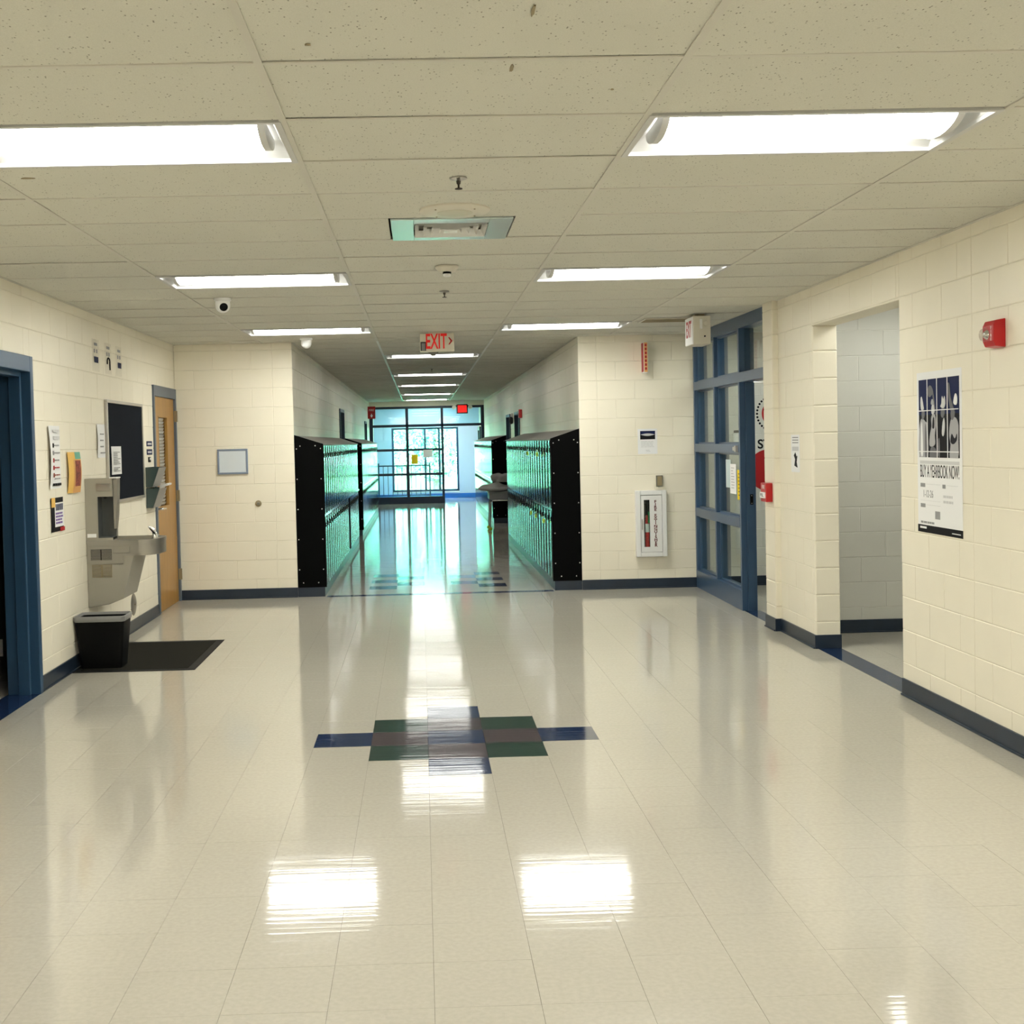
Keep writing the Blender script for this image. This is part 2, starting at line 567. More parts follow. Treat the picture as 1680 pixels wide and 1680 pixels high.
# ------------------------------------------------------------------ setting: floor
T = 0.3048
FX, FY = -0.608, 7.406
floor = box(-5.2, 6.3, -4.3, 36.0, -0.12, -0.0035).build('floor', 'seam', label='glossy cream tiled floor running down the hall', cat='floor', kind='structure')
motif = {(2, 0): 'tileb', (1, 1): 'tileg', (2, 1): 'tilep', (3, 1): 'tileg', (0, 2): 'tileb', (1, 2): 'tilep', (2, 2): 'tileb', (3, 2): 'tilep',
         (4, 2): 'tileb', (1, 3): 'tileg', (2, 3): 'tilep', (3, 3): 'tileg', (2, 4): 'tileb'}
for _j in (-21, -23, -25):
    motif[(0, _j)] = 'tileb'; motif[(4, _j)] = 'tileb'
for _j in (-22, -24):
    motif[(1, _j)] = 'tileg'; motif[(3, _j)] = 'tileg'

def tile_shape(mb, x0, x1, y0, y1):
    g, c = 0.0004, 0.0002
    x0 += g; x1 -= g; y0 += g; y1 -= g
    mb.add([(x0, y0, -0.0035), (x1, y0, -0.0035), (x1, y1, -0.0035), (x0, y1, -0.0035), (x0, y0, -0.0008), (x1, y0, -0.0008), (x1, y1, -0.0008), (x0, y1, -0.0008),
            (x0 + c, y0 + c, 0), (x1 - c, y0 + c, 0), (x1 - c, y1 - c, 0), (x0 + c, y1 - c, 0)],
           [(0, 1, 5, 4), (1, 2, 6, 5), (2, 3, 7, 6), (3, 0, 4, 7), (4, 5, 9, 8), (5, 6, 10, 9), (6, 7, 11, 10), (7, 4, 8, 11), (8, 9, 10, 11)])

def project(x, y, z):
    d = _R.transposed() @ Vector((x, y, z - CAM_H))
    if d.y < 0.1:
        return None
    return PPX + F_PX * d.x / d.y, PPY - F_PX * d.z / d.y

regions = [(XL, XR, -4.1, YF), (XR, 6.2, 7.2, 13.0), (-5.0, XL, 5.6, 9.0), (CXL, CXR, YF, 35.2)]
cells = []
for i in range(-16, 24):
    for j in range(-94, 40):
        x0, x1, y0, y1 = FX + T * i, FX + T * (i + 1), FY - T * (j + 1), FY - T * j
        for q, (rx0, rx1, ry0, ry1) in enumerate(regions):
            a0, a1, b0, b1 = max(x0, rx0), min(x1, rx1), max(y0, ry0), min(y1, ry1)
            if a1 - a0 < 0.01 or b1 - b0 < 0.01:
                continue
            p = project((a0 + a1) / 2, (b0 + b1) / 2, 0)
            vis = p is not None and -60 < p[0] < 1740 and p[1] < 1730
            size = ((a1 - a0) * (b1 - b0) / (((b0 + b1) / 2) ** 3)) if vis and q == 0 else 0
            cells.append((size, i, j, a0, a1, b0, b1, motif.get((i, j))))
cells.sort(key=lambda c: -(c[0] + (10 if c[7] and c[2] >= 0 else 0)))
_tc = {}
rest = {}
for n, (size, i, j, a0, a1, b0, b1, mk) in enumerate(cells):
    if n < 300:
        key = (round(a1 - a0, 3), round(b1 - b0, 3), mk or 'tile')
        if key not in _tc:
            mb = MB()
            tile_shape(mb, -key[0] / 2, key[0] / 2, -key[1] / 2, key[1] / 2)
            me = mb.mesh('floor_tile')
            me.materials.append(M[key[2]])
            _tc[key] = me
        o = bpy.data.objects.new('floor_tile', _tc[key])
        o.location = Vector(((a0 + a1) / 2, (b0 + b1) / 2, random.uniform(-0.0002, 0.0002))) - floor.location
        o.rotation_euler = (random.gauss(0, 0.0005), random.gauss(0, 0.0005), 0)
        o.parent = floor
        COL.objects.link(o)
    else:
        tile_shape(rest.setdefault(mk or 'tile', MB()), a0, a1, b0, b1)
for k, mb in rest.items():
    mb.build('floor_tiles', k, floor, kind='stuff')

# navy strips let into the floor at the openings
box(LFX, RFX, 12.93, 13.05, -0.003, 0.0012).build('trim_1', 'tileb', label='navy floor strip across the mouth of the locker corridor', cat='floor strip', kind='structure')
box(2.93, 3.10, 7.42, 9.05, -0.003, 0.0012).build('trim_2', 'tileb', label='navy floor strip in the side hall opening', cat='floor strip', kind='structure')
box(-2.775, -2.56, 7.1, 8.19, -0.003, 0.0012).build('trim_3', 'tileb', label='navy floor strip under the open blue door frame', cat='floor strip', kind='structure')
box(2.925, 3.07, 10.25, 11.12, -0.003, 0.0012).build('trim_4', 'tileb', label='navy threshold in the glazed office doorway', cat='floor strip', kind='structure')

# ------------------------------------------------------------------ setting: ceiling
GX, GY, GW, GD = -0.4327, 3.5154, 1.2192, 0.6096
ceiling = box(-5.2, 6.3, -4.3, 36.0, H + 0.06, H + 0.2).build('ceiling', 'void', label='suspended ceiling of speckled tiles in a thin metal grid', cat='ceiling', kind='structure')
LIGHTS_MAIN = [(-1, 1), (1, 1), (-1, 7), (1, 7), (-1, 13), (1, 13), (-1, -5), (1, -5), (-1, -11), (1, -11)]  # the two nearest rows are unseen, added to light the near floor
LIGHTS_HALL = [(0, 19), (0, 26), (0, 32), (0, 39), (0, 45), (0, 50)]
LIGHTS_SIDE = [(3, 8), (3, 13)]
taken = set(LIGHTS_MAIN + LIGHTS_HALL + LIGHTS_SIDE)
VENT = (0, 4)
_cc = {}
crest = MB()
tees = {}
def board(a0, a1, b0, b1, single):
    z = H + 0.003
    if single:
        key = (round(a1 - a0, 3), round(b1 - b0, 3))
        if key not in _cc:
            me = box(-key[0] / 2, key[0] / 2, -key[1] / 2, key[1] / 2, 0, 0.015).mesh('ceiling_tile')
            me.materials.append(M['board'])
            _cc[key] = me
        o = bpy.data.objects.new('ceiling_tile', _cc[key])
        o.location = Vector(((a0 + a1) / 2, (b0 + b1) / 2, z + random.uniform(0, 0.002))) - ceiling.location
        o.rotation_euler = (random.gauss(0, 0.0022), random.gauss(0, 0.0012), 0)
        o.parent = ceiling
        COL.objects.link(o)
    else:
        crest.box(a0, a1, b0, b1, z, z + 0.015)
cregions = [(XL, XR, -4.1, YF, True), (CXL, CXR, YF, 35.2, False), (XR + 0.19, 6.2, 7.2, 9.74, False), (XR + 0.15, 6.2, 9.96, 13.0, False)]
for (rx0, rx1, ry0, ry1, main) in cregions:
    for i in range(-4, 6):
        for j in range(-13, 53):
            a0, a1 = max(GX + GW * i, rx0), min(GX + GW * (i + 1), rx1)
            b0, b1 = max(GY + GD * j, ry0), min(GY + GD * (j + 1), ry1)
            if a1 - a0 < 0.02 or b1 - b0 < 0.02 or (i, j) in taken:
                continue
            g = 0.004
            if (i, j) == VENT:
                m0, m1 = 0.177 - 0.3048, 0.177 + 0.3048
                board(a0 + g, m0 - g, b0 + g, b1 - g, True)
                board(m1 + g, a1 - g, b0 + g, b1 - g, True)
                continue
            board(a0 + g, a1 - g, b0 + g, b1 - g, main and j > -3)
            # cross tee on the near side
            if b0 > ry0 + 0.02:
                if main and j > -2:
                    box(a0 + 0.012, a1 - 0.012, b0 - 0.0105, b0 + 0.0105, H, H + 0.004).build('cross_tee', 'tee', ceiling)
                else:
                    tees.setdefault('rest', MB()).box(a0 + 0.012, a1 - 0.012, b0 - 0.0105, b0 + 0.0105, H, H + 0.004)
    for i in range(-4, 6):
        x = GX + GW * i
        if rx0 + 0.05 < x < rx1 - 0.05:
            box(x - 0.012, x + 0.012, ry0, ry1, H - 0.0008, H + 0.004).build('main_runner', 'tee' if main else 'white', ceiling)
    ang = MB()
    ang.box(rx0, rx0 + 0.022, ry0, ry1, H - 0.0005, H + 0.004).box(rx1 - 0.022, rx1, ry0, ry1, H - 0.0005, H + 0.004)
    ang.build('wall_angle', 'tee', ceiling)
for (sx_, sy_, a_, b_) in ((-0.28, 3.36, 0.012, 0.006), (0.31, 3.12, 0.006, 0.05), (0.29, 3.60, 0.008, 0.035), (0.62, 3.83, 0.005, 0.007), (-1.53, 4.93, 0.028, 0.012), (2.0, 7.2, 0.03, 0.02)):
    mb = MB()
    rn = random.Random(int(sx_ * 100))
    mb.prism([(sx_ + a_ * math.cos(t) * rn.uniform(0.6, 1.1), sy_ + b_ * math.sin(t) * rn.uniform(0.6, 1.1)) for t in [2 * PI * k / 11 for k in range(11)]], H + 0.0006, H + 0.004, 2)
    mb.build('scuff_mark', 'tan', ceiling)
crest.build('ceiling_tiles', 'board', ceiling, kind='stuff')
tees['rest'].build('cross_tees', 'tee', ceiling, kind='stuff')

# ------------------------------------------------------------------ setting: walls
D1 = (7.08, 8.205, 0.0, 2.235)     # blue frame door, left wall
D2 = (11.905, 12.985, 0.0, 2.225)  # wooden door, left wall
wall('wall_left', FL, -4.2, 13.185, [(-4.2, 7.08, 'run'), (7.08, 13.0, 'run')], [D1, D2],
     'cream painted block wall with the water fountain', single=(7.0, 13.0))
wall('wall_far_left', FF, XL, CXL - 0.005, [(XL, -1.548, 'run'), (-1.548, CXL, 'stack')], [],
     'cream block wall between the wooden door and the corridor', single=(-9, 9))
wall('wall_far_right', FF, CXR + 0.005, XR, [(CXR, 1.878, 'stack'), (1.878, XR, 'run')], [],
     'cream block wall holding the fire extinguisher cabinet', single=(-9, 9))
OPEN = (-9.06, -7.40, 0.0, 2.405)
wall('wall_right', FRT, -9.925, 4.2, [(-9.925, -9.06, 'run'), (-9.06, -7.40, 'run'), (-7.40, -6.42, 'run'), (-6.42, 4.2, 'run')], [OPEN],
     'cream block wall holding the yearbook poster', single=(-9.93, -5.4))
# pilaster beside the glazed office front
FPS = Face((2.868, 0, 0), (0, -1, 0), (-1, 0, 0))
pil = box(2.868 + 0.004, 3.10, 9.924, 10.20, 0, H + 0.06).build('wall_pilaster', 'joint', label='narrow cream block pilaster holding the red pull station', cat='pilaster', kind='structure')
FPF = Face((0, 9.917, 0), (1, 0, 0), (0, -1, 0))
for k in range(14):
    v0, v1 = k * CO, min((k + 1) * CO, H + 0.05)
    mb = MB()
    block_shape(mb, FPS, -10.20, -9.921, v0, v1, c=0.006)
    block_shape(mb, FPF, 2.866, 2.93, v0, v1, c=0.006)
    mb.build('block', 'block', pil)
# jamb of the side hall opening (far side) and lintel soffit
FJ = Face((0, 9.054, 0), (1, 0, 0), (0, -1, 0))
jam = box(XR + 0.004, XR + 0.185, 9.0645, 9.30, 0, 2.405).build('wall_jamb', 'joint', label='block jamb on the far side of the side hall opening', cat='wall', kind='structure')
for k in range(12):
    mb = MB()
    block_shape(mb, FJ, XR + 0.001, XR + 0.185, k * CO, min((k + 1) * CO, 2.405), c=0.006)
    mb.build('block', 'block', jam)
# side hall beyond the opening
FA = Face((0, 9.75, 0), (1, 0, 0), (0, -1, 0))
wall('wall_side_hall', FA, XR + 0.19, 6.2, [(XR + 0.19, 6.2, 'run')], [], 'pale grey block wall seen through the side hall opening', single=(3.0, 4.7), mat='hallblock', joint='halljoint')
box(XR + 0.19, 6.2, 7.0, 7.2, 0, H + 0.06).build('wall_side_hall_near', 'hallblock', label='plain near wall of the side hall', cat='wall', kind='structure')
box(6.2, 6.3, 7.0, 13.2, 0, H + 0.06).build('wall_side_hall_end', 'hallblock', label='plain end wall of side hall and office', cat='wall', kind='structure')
# office behind the glazed front
FO = Face((0, 13.0, 0), (1, 0, 0), (0, -1, 0))
wall('wall_office', FO, XR + 0.001, 6.2, [(XR + 0.001, 6.2, 'run')], [], 'pale block wall of the office behind the glass', single=(2.9, 4.5), mat='hallblock', joint='halljoint', off0=-0.1)
box(XR + 0.19, 6.2, 9.94, 9.96, 0, H + 0.06).build('wall_office_near', 'hallblock', label='plain near wall of the office', cat='wall', kind='structure')
# corridor walls
_cd = [(20.35, 21.45, 0, 2.20), (29.4, 30.4, 0, 2.15)]
wall('wall_corridor_left', FCL, YF + 0.19, 35.3, [(YF, 35.3, 'run')], _cd, 'block wall above the lockers on the fountain side of the corridor', single=None, mat='block')
_cr = [(-21.75, -20.75, 0, 2.10), (-23.85, -22.85, 0, 2.10)]
wall('wall_corridor_right', FCR, -35.3, -YF - 0.19, [(-35.3, -YF, 'run')], _cr, 'block wall above the lockers on the extinguisher side of the corridor', single=None, mat='block')
box(XL - 0.19, XR + 0.19, -4.3, -4.1, 0, H + 0.06).build('wall_bounce', 'block', label='unseen cream wall added behind the camera to bounce light', cat='wall', kind='structure')  # hall runs on here; unseen wall added so light bounces back
# dark classroom behind the open blue frame
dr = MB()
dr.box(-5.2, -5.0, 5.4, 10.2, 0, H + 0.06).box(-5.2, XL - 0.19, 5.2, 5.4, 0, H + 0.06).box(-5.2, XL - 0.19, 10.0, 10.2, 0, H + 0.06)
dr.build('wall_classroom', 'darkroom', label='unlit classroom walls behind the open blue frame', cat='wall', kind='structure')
st_ = MB()
st_.box(-4.4, -4.2, 10.2, 13.6, 0, H + 0.06).box(-4.4, XL - 0.19, 13.4, 13.6, 0, H + 0.06)
st_.build('wall_leak_block', 'darkroom', label='unseen walls added behind the closed wooden door to block daylight', cat='wall', kind='structure')  # unseen enclosure added to stop sky light leaking round the wooden door
# header over the corridor entrance doors, vestibule
box(CXL, CXR, YE - 0.1, YE + 0.1, 2.56, H + 0.06).build('wall_header', 'block', label='header over the blue entrance frame at the corridor end', cat='wall', kind='structure')

# baseboards
def base(name, mb, label):
    return mb.build(name, 'navybase', label=label, cat='baseboard', kind='structure', bev=0.003)
def bb(F, *runs, h=0.104, t=0.011):
    mb = MB()
    for a, b in runs:
        F.box(mb, a, b, 0.0005, h, -0.004, t)
        F.box(mb, a, b, 0.0005, 0.012, t - 0.001, t + 0.009)
    return mb
base('baseboard_left', bb(FL, (-4.1, 7.075), (8.21, 11.9)), 'navy vinyl base along the fountain wall')
base('baseboard_far_left', bb(FF, (XL, CXL)), 'navy vinyl base beside the wooden door')
base('baseboard_far_right', bb(FF, (CXR, XR)), 'navy vinyl base under the fire extinguisher cabinet')
base('baseboard_right', bb(FRT, (-7.395, 4.1)), 'navy vinyl base under the yearbook poster')
m_ = bb(FRT, (-9.92, -9.05))
FJ.box(m_, XR - 0.011, XR + 0.19, 0.0005, 0.104, -0.004, 0.011)
base('baseboard_jamb', m_, 'navy vinyl base round the corner of the side hall opening')
m_ = bb(FPS, (-10.2, -9.915))
FPF.box(m_, 2.857, 2.92, 0.0005, 0.104, -0.004, 0.011)
base('baseboard_pilaster', m_, 'navy vinyl base round the narrow pilaster')
base('baseboard_side_hall', bb(FA, (XR + 0.19, 6.2)), 'navy vinyl base in the side hall')
base('baseboard_office', bb(FO, (XR + 0.15, 6.2)), 'navy vinyl base in the office behind the glass')

# ------------------------------------------------------------------ doors
# door_1: blue hollow metal frame, leaf swung into the dark classroom
d1 = empty('door_1', (XL, 8.2, 0), 'blue metal door frame standing open to the dark classroom', 'door', kind='structure')
fr = MB()
x0, x1 = XL - 0.195, XL + 0.022
for (ya, yb) in ((8.145, 8.205), (7.08, 7.14)):
    fr.box(x0, x1, ya, yb, 0, 2.235)
fr.box(x0, x1, 7.14, 8.145, 2.13, 2.235)
fr.build('door_frame', 'frame2', d1, bev=0.004)
st = MB()
st.box(XL - 0.115, XL - 0.04, 8.115, 8.146, 0, 2.13).box(XL - 0.115, XL - 0.04, 7.139, 7.17, 0, 2.13).box(XL - 0.115, XL - 0.04, 7.17, 8.115, 2.10, 2.131)
st.build('door_stop', 'frame2', d1, bev=0.003)
lf = box(-3.70, -2.815, 8.06, 8.105, 0.01, 2.115).build('door_leaf', 'wood', d1, bev=0.002)
for z in (0.33, 1.12, 1.90):
    hb = MB()
    hb.box(-2.82, -2.765, 8.055, 8.062, z - 0.055, z + 0.055).lathe((-2.795, 8.05, z - 0.055), [(0.008, 0), (0.008, 0.11)], 2, 10)
    hb.build('hinge', 'alu', d1)

# door_2: closed wooden door with blinded slit window
d2 = empty('door_2', (XL, 12.45, 0), 'closed honey coloured wooden door with a slit window', 'door', kind='structure')
fr = MB()
for (ya, yb) in ((11.905, 11.955), (12.935, 12.985)):
    fr.box(XL - 0.12, XL + 0.018, ya, yb, 0, 2.225)
fr.box(XL - 0.12, XL + 0.018, 11.955, 12.935, 2.12, 2.225)
fr.build('door_frame', 'greyframe', d2, bev=0.003)
wy0, wy1, wz0, wz1 = 12.17, 12.60, 1.02, 1.93
lf = MB()
for r in cut((11.956, 12.934, 0.004, 2.119), [(wy0, wy1, wz0, wz1)]):
    lf.box(XL - 0.05, XL - 0.006, r[0], r[1], r[2], r[3])
leaf = lf.build('door_leaf', 'wood', d2)
box(XL - 0.034, XL - 0.030, wy0, wy1, wz0, wz1).build('pane', 'laminate', leaf)
bead = MB()
for r in cut((wy0 - 0.0, wy1 + 0.0, wz0, wz1), [(wy0 + 0.014, wy1 - 0.014, wz0 + 0.014, wz1 - 0.014)]):
    bead.box(XL - 0.03, XL - 0.004, r[0], r[1], r[2], r[3])
bead.build('glazing_bead', 'wood', leaf)
for k in range(27):
    z = wz0 + 0.022 + k * 0.0325
    MB().add([(XL - 0.047, wy0 + 0.01, z), (XL - 0.047, wy1 - 0.01, z), (XL - 0.037, wy1 - 0.01, z + 0.026), (XL - 0.037, wy0 + 0.01, z + 0.026),
              (XL - 0.049, wy0 + 0.01, z), (XL - 0.049, wy1 - 0.01, z), (XL - 0.039, wy1 - 0.01, z + 0.026), (XL - 0.039, wy0 + 0.01, z + 0.026)],
             [(0, 1, 2, 3), (4, 5, 6, 7), (0, 4, 5, 1), (3, 2, 6, 7), (0, 3, 7, 4), (1, 2, 6, 5)]).build('blind_slat', 'blind', leaf)
hb = MB()
hb.box(XL - 0.008, XL + 0.002, 11.985, 12.03, 0.90, 1.10)
hb.lathe((XL, 12.01, 1.02), [(0.013, 0), (0.013, 0.055), (0.010, 0.06)], 0, 12)
hb.tube([(XL + 0.05, 12.01, 1.02), (XL + 0.055, 12.05, 1.02), (XL + 0.055, 12.125, 1.018)], 0.009, 8)
hb.build('handle', 'chrome', d2, smooth=40)
for z in (1.94, 1.11, 0.285):
    hb = MB()
    hb.box(XL + 0.001, XL + 0.018, 12.93, 12.962, z - 0.058, z + 0.058).lathe((XL + 0.026, 12.945, z - 0.058), [(0.009, 0), (0.009, 0.116)], 2, 10)
    hb.build('hinge', 'tan', d2)

# window_1: glazed office front on the right-hand wall
w1 = empty('window_1', (2.99, 11.6, 0), 'slate blue steel framed office front with glass panes', 'glazed front', kind='structure')
GXa, GXb = XR - 0.008, XR + 0.132
def stile(y0, y1, z0, z1, name='mullion'):
    return box(GXa, GXb, y0, y1, z0, z1).build(name, 'frame', w1, bev=0.003)
stile(12.948, 12.998, 0.0, H + 0.05, 'jamb')
stile(12.068, 12.118, 0.18, 2.58)
stile(11.122, 11.166, 0.0, 2.58, 'jamb')
stile(10.205, 10.25, 0.0, H + 0.05, 'jamb')
box(GXa, GXb, 10.25, 12.948, 2.575, H + 0.05).build('head_rail', 'frame', w1, bev=0.003)
box(GXa - 0.002, GXb, 10.25, 12.948, 2.088, 2.178).build('transom_rail', 'frame', w1, bev=0.003)
for z0, z1 in ((1.44, 1.527), (0.762, 0.85)):
    box(GXa - 0.002, GXb, 11.166, 12.948, z0, z1).build('rail', 'frame', w1, bev=0.003)
box(GXa - 0.001, GXb, 11.166, 12.948, 0.0, 0.185).build('bottom_panel', 'frame', w1, bev=0.003)
gx = XR + 0.045
for (ya, yb) in ((11.166, 12.068), (12.118, 12.948)):
    for (za, zb) in ((0.185, 0.762), (0.85, 1.44), (1.527, 2.088), (2.178, 2.575)):
        box(gx, gx + 0.006, ya, yb, za, zb).build('pane', 'glass', w1)
        b_ = MB()
        for r in cut((ya, yb, za, zb), [(ya + 0.016, yb - 0.016, za + 0.016, zb - 0.016)]):
            b_.box(gx - 0.016, gx + 0.022, r[0], r[1], r[2], r[3])
        b_.build('glazing_bead', 'frame', w1)
box(gx, gx + 0.006, 10.25, 11.122, 2.178, 2.575).build('pane', 'glass', w1)
box(gx + 0.0, gx + 0.055, 11.105, 11.124, 0.0, 2.09).build('door_stop', 'frame', w1)
sp = box(XR + 0.072, XR + 0.100, 11.100, 11.1235, 0.972, 1.067).build('strike_plate', 'black', w1)
for z in (0.985, 1.054):
    MB().lathe((XR + 0.086, 11.1005, z), [(0.004, 0), (0.004, -0.002)], 1, 8).build('screw', 'bolt', sp)
cl = MB()
cl.box(XR + 0.09, XR + 0.16, 10.30, 10.56, 2.02, 2.075)
cl.tube([(XR + 0.09, 10.50, 2.05), (XR + 0.02, 10.72, 2.07)], 0.008, 6)
cl.build('door_closer', 'alu', w1, bev=0.004)
lt = MB()
lt.box(GXa - 0.016, GXa, 11.20, 11.34, 1.465, 1.50).box(GXa - 0.026, GXa, 11.19, 11.24, 1.455, 1.512)
lt.build('latch', 'alu', w1, bev=0.003)

# corridor doors (frames and dark leaves)
def hall_door(name, F, u0, u1, zt, label):
    d = empty(name, F.P((u0 + u1) / 2, 0, 0), label, 'door', kind='structure')
    m = MB()
    F.box(m, u0, u0 + 0.05, 0, zt, -0.12, 0.02); F.box(m, u1 - 0.05, u1, 0, zt, -0.12, 0.02); F.box(m, u0 + 0.05, u1 - 0.05, zt - 0.05, zt, -0.12, 0.02)
    m.build('door_frame', 'frame3', d)
    m = MB()
    F.box(m, u0 + 0.05, u1 - 0.05, 0.0, zt - 0.05, -0.10, -0.055)
    m.build('door_leaf', 'navybase', d)
    m = MB()
    F.box(m, u0 + 0.11, u0 + 0.13, 0.95, 1.10, -0.056, -0.03)
    m.build('handle', 'chrome', d)
hall_door('door_4', FCL, 20.35, 21.45, 2.20, 'dark blue corridor door between the two locker banks on the fountain side')
hall_door('door_5', FCL, 29.4, 30.4, 2.15, 'dark corridor door near the red hanging extinguisher sign')
hall_door('door_6', FCR, -21.75, -20.75, 2.10, 'dark blue corridor door beside the small red wall alarm')
hall_door('door_7', FCR, -23.85, -22.85, 2.10, 'dark blue corridor door behind the grey desk')

# door_3: entrance frame at the corridor end
d3 = empty('door_3', (0.17, YE, 0), 'dark blue glazed entrance frame closing the end of the corridor', 'door', kind='structure')
ya, yb = YE - 0.05, YE + 0.05
def member(name, xa, xb, za, zb, mat='frame3'):
    return box(xa, xb, ya, yb, za, zb).build(name, mat, d3)
member('jamb', CXL, -1.245, 0, 2.56); member('jamb', 1.60, CXR, 0, 2.56)
member('mullion', -0.385, -0.312, 0, 2.50); member('mullion', 0.545, 0.608, 0, 2.50)
member('head_rail', -1.245, 1.60, 2.50, 2.56)
member('transom_rail', -1.245, 1.60, 2.02, 2.088)
for xa, xb in ((-1.245, -0.385), (-0.312, 0.545)):
    member('bottom_panel', xa, xb, 0, 0.185)
    for za, zb in ((0.742, 0.806), (1.387, 1.449)):
        member('rail', xa, xb, za, zb)
    for za, zb in ((0.185, 0.742), (0.806, 1.387), (1.449, 2.02)):
        box(xa, xb, YE - 0.004, YE + 0.004, za, zb).build('pane', 'glassfar', d3)
for xa, xb in ((-1.245, -0.385), (-0.312, 0.545), (0.608, 1.60)):
    box(xa, xb, YE - 0.004, YE + 0.004, 2.088, 2.50).build('pane', 'glassfar', d3)
# leaf of the open entrance door, swung back along the vestibule side
dl = MB()
for r in cut((YE + 0.08, YE + 1.04, 0.01, 2.0), [(YE + 0.18, YE + 0.94, 0.2, 1.9)]):
    dl.box(1.56, 1.60, r[0], r[1], r[2], r[3])
dl.build('door_leaf', 'frame3', d3)
box(1.578, 1.584, YE + 0.18, YE + 0.94, 0.2, 1.9).build('pane', 'glassfar', d3)

# vestibule and its window
FV = Face((0, 35.2, 0), (1, 0, 0), (0, -1, 0))
WN = (-0.829, 1.084, 0.195, 2.03)
m_ = MB()
for r in cut((CXL, CXR, 0, H + 0.06), [WN]):
    FV.box(m_, r[0], r[1], r[2], r[3], -0.2, 0)
m_.build('wall_vestibule', 'sidewall', label='pale blue wall round the bright end window', cat='wall', kind='structure')
bb(FV, (CXL, CXR), h=0.13).build('baseboard_vestibule', 'daylitbase', label='navy base with painted daylight under the bright end window', cat='baseboard', kind='structure')
w2 = empty('window_2', (0.13, 35.2, 0.195), 'tall bright window at the far end of the corridor', 'window', kind='structure')
m_ = MB()
for r in cut((WN[0], WN[1], WN[2], WN[3]), [(WN[0] + 0.06, 0.095, WN[2] + 0.06, WN[3] - 0.05), (0.155, 0.5, WN[2] + 0.06, WN[3] - 0.05), (0.56, WN[1] - 0.06, WN[2] + 0.06, WN[3] - 0.05)]):
    FV.box(m_, r[0], r[1], r[2], r[3], -0.14, -0.06)
m_.build('window_frame', 'frame2', w2)
for a, b in ((WN[0] + 0.06, 0.095), (0.155, 0.5), (0.56, WN[1] - 0.06)):
    m_ = MB()
    FV.box(m_, a, b, WN[2] + 0.06, WN[3] - 0.05, -0.104, -0.096)
    m_.build('pane', 'glassfar', w2)
m_ = MB()
FV.box(m_, WN[0], WN[1], WN[2] - 0.03, WN[2], -0.2, 0.04)
m_.build('window_sill', 'white', w2)

# outside
box(-40, 40, 36.0, 110, -0.5, -0.25).build('ground', 'lawn', label='sunlit lawn outside the end window', cat='lawn', kind='structure')
def tree(x, y, h, r, n, label):
    t = empty('tree', (x, y, -0.25), label, 'tree', 'trees outside the end window')
    MB().tube([(x, y, -0.25), (x + 0.05, y, h * 0.35), (x - 0.1, y, h * 0.7)], [0.16, 0.12, 0.06], 8).build('trunk', 'bark', t, smooth=50)
    rnd = random.Random(int(x * 10 + y))
    m = MB()
    for _ in range(n):
        while True:
            p = Vector((rnd.uniform(-1, 1), rnd.uniform(-1, 1), rnd.uniform(-1, 1)))
            if 0.25 < p.length < 1:
                break
        c = Vector((x + p.x * r, y + p.y * r * 0.7, h * 0.52 + p.z * h * 0.5))
        a = Vector((rnd.gauss(0, 1), rnd.gauss(0, 1), rnd.gauss(0, 1))).normalized()
        b = a.orthogonal().normalized()
        s = rnd.uniform(0.06, 0.13)
        m.quad(c - a * s, c - b * s * 0.5, c + a * s, c + b * s * 0.5)
    m.build('foliage', 'leaf', t, kind='stuff')
tree(-1.6, 42.0, 4.4, 1.5, 5200, 'leafy tree filling the fountain side of the end window')
tree(0.55, 44.0, 5.0, 1.4, 4600, 'leafy tree in the middle of the end window')
tree(2.3, 41.0, 4.2, 1.0, 3200, 'slender leafy tree at the open door side of the end window')
tree(-0.4, 50.0, 6.5, 3.0, 2600, 'broad tree further off behind the end window')

# ------------------------------------------------------------------ ceiling lights
def make_light():
    r = empty('ceiling_light', (0, 0, H))
    w, d = GW / 2 - 0.008, GD / 2 - 0.008
    m = MB()
    for q in cut((-w, w, -d, d), [(-w + 0.022, w - 0.022, -d + 0.022, d - 0.022)]):
        m.box(q[0], q[1], q[2], q[3], H - 0.004, H + 0.012)
    m.build('frame', 'pan', r)
    # folded white pan above: sloping sides
    a, b = w - 0.022, d - 0.022
    zt = H + 0.055
    V = [(-a, -b, H + 0.010), (a, -b, H + 0.010), (a, b, H + 0.010), (-a, b, H + 0.010), (-a + .03, -b + .12, zt), (a - .03, -b + .12, zt), (a - .03, b - .12, zt), (-a + .03, b - .12, zt)]
    MB().add(V, [(0, 1, 5, 4), (1, 2, 6, 5), (2, 3, 7, 6), (3, 0, 4, 7), (4, 5, 6, 7)]).build('reflector_pan', 'pan', r)
    # half-round lens basket
    prof = []
    n = 12
    for k in range(n + 1):
        t = PI * k / n
        prof.append((-0.165 * math.cos(t), H + 0.050 - 0.062 * math.sin(t)))
    MB().prism(prof, -a + 0.075, a - 0.075, 0).build('lens', 'lens', r, smooth=35)
    for s in (-1, 1):
        prof2 = [(p[0] * 1.03, p[1] - 0.002) for p in prof]
        MB().prism(prof2, s * (a - 0.075), s * (a - 0.050), 0).build('end_cap', 'pan', r, smooth=35)
    return r
proto = make_light()
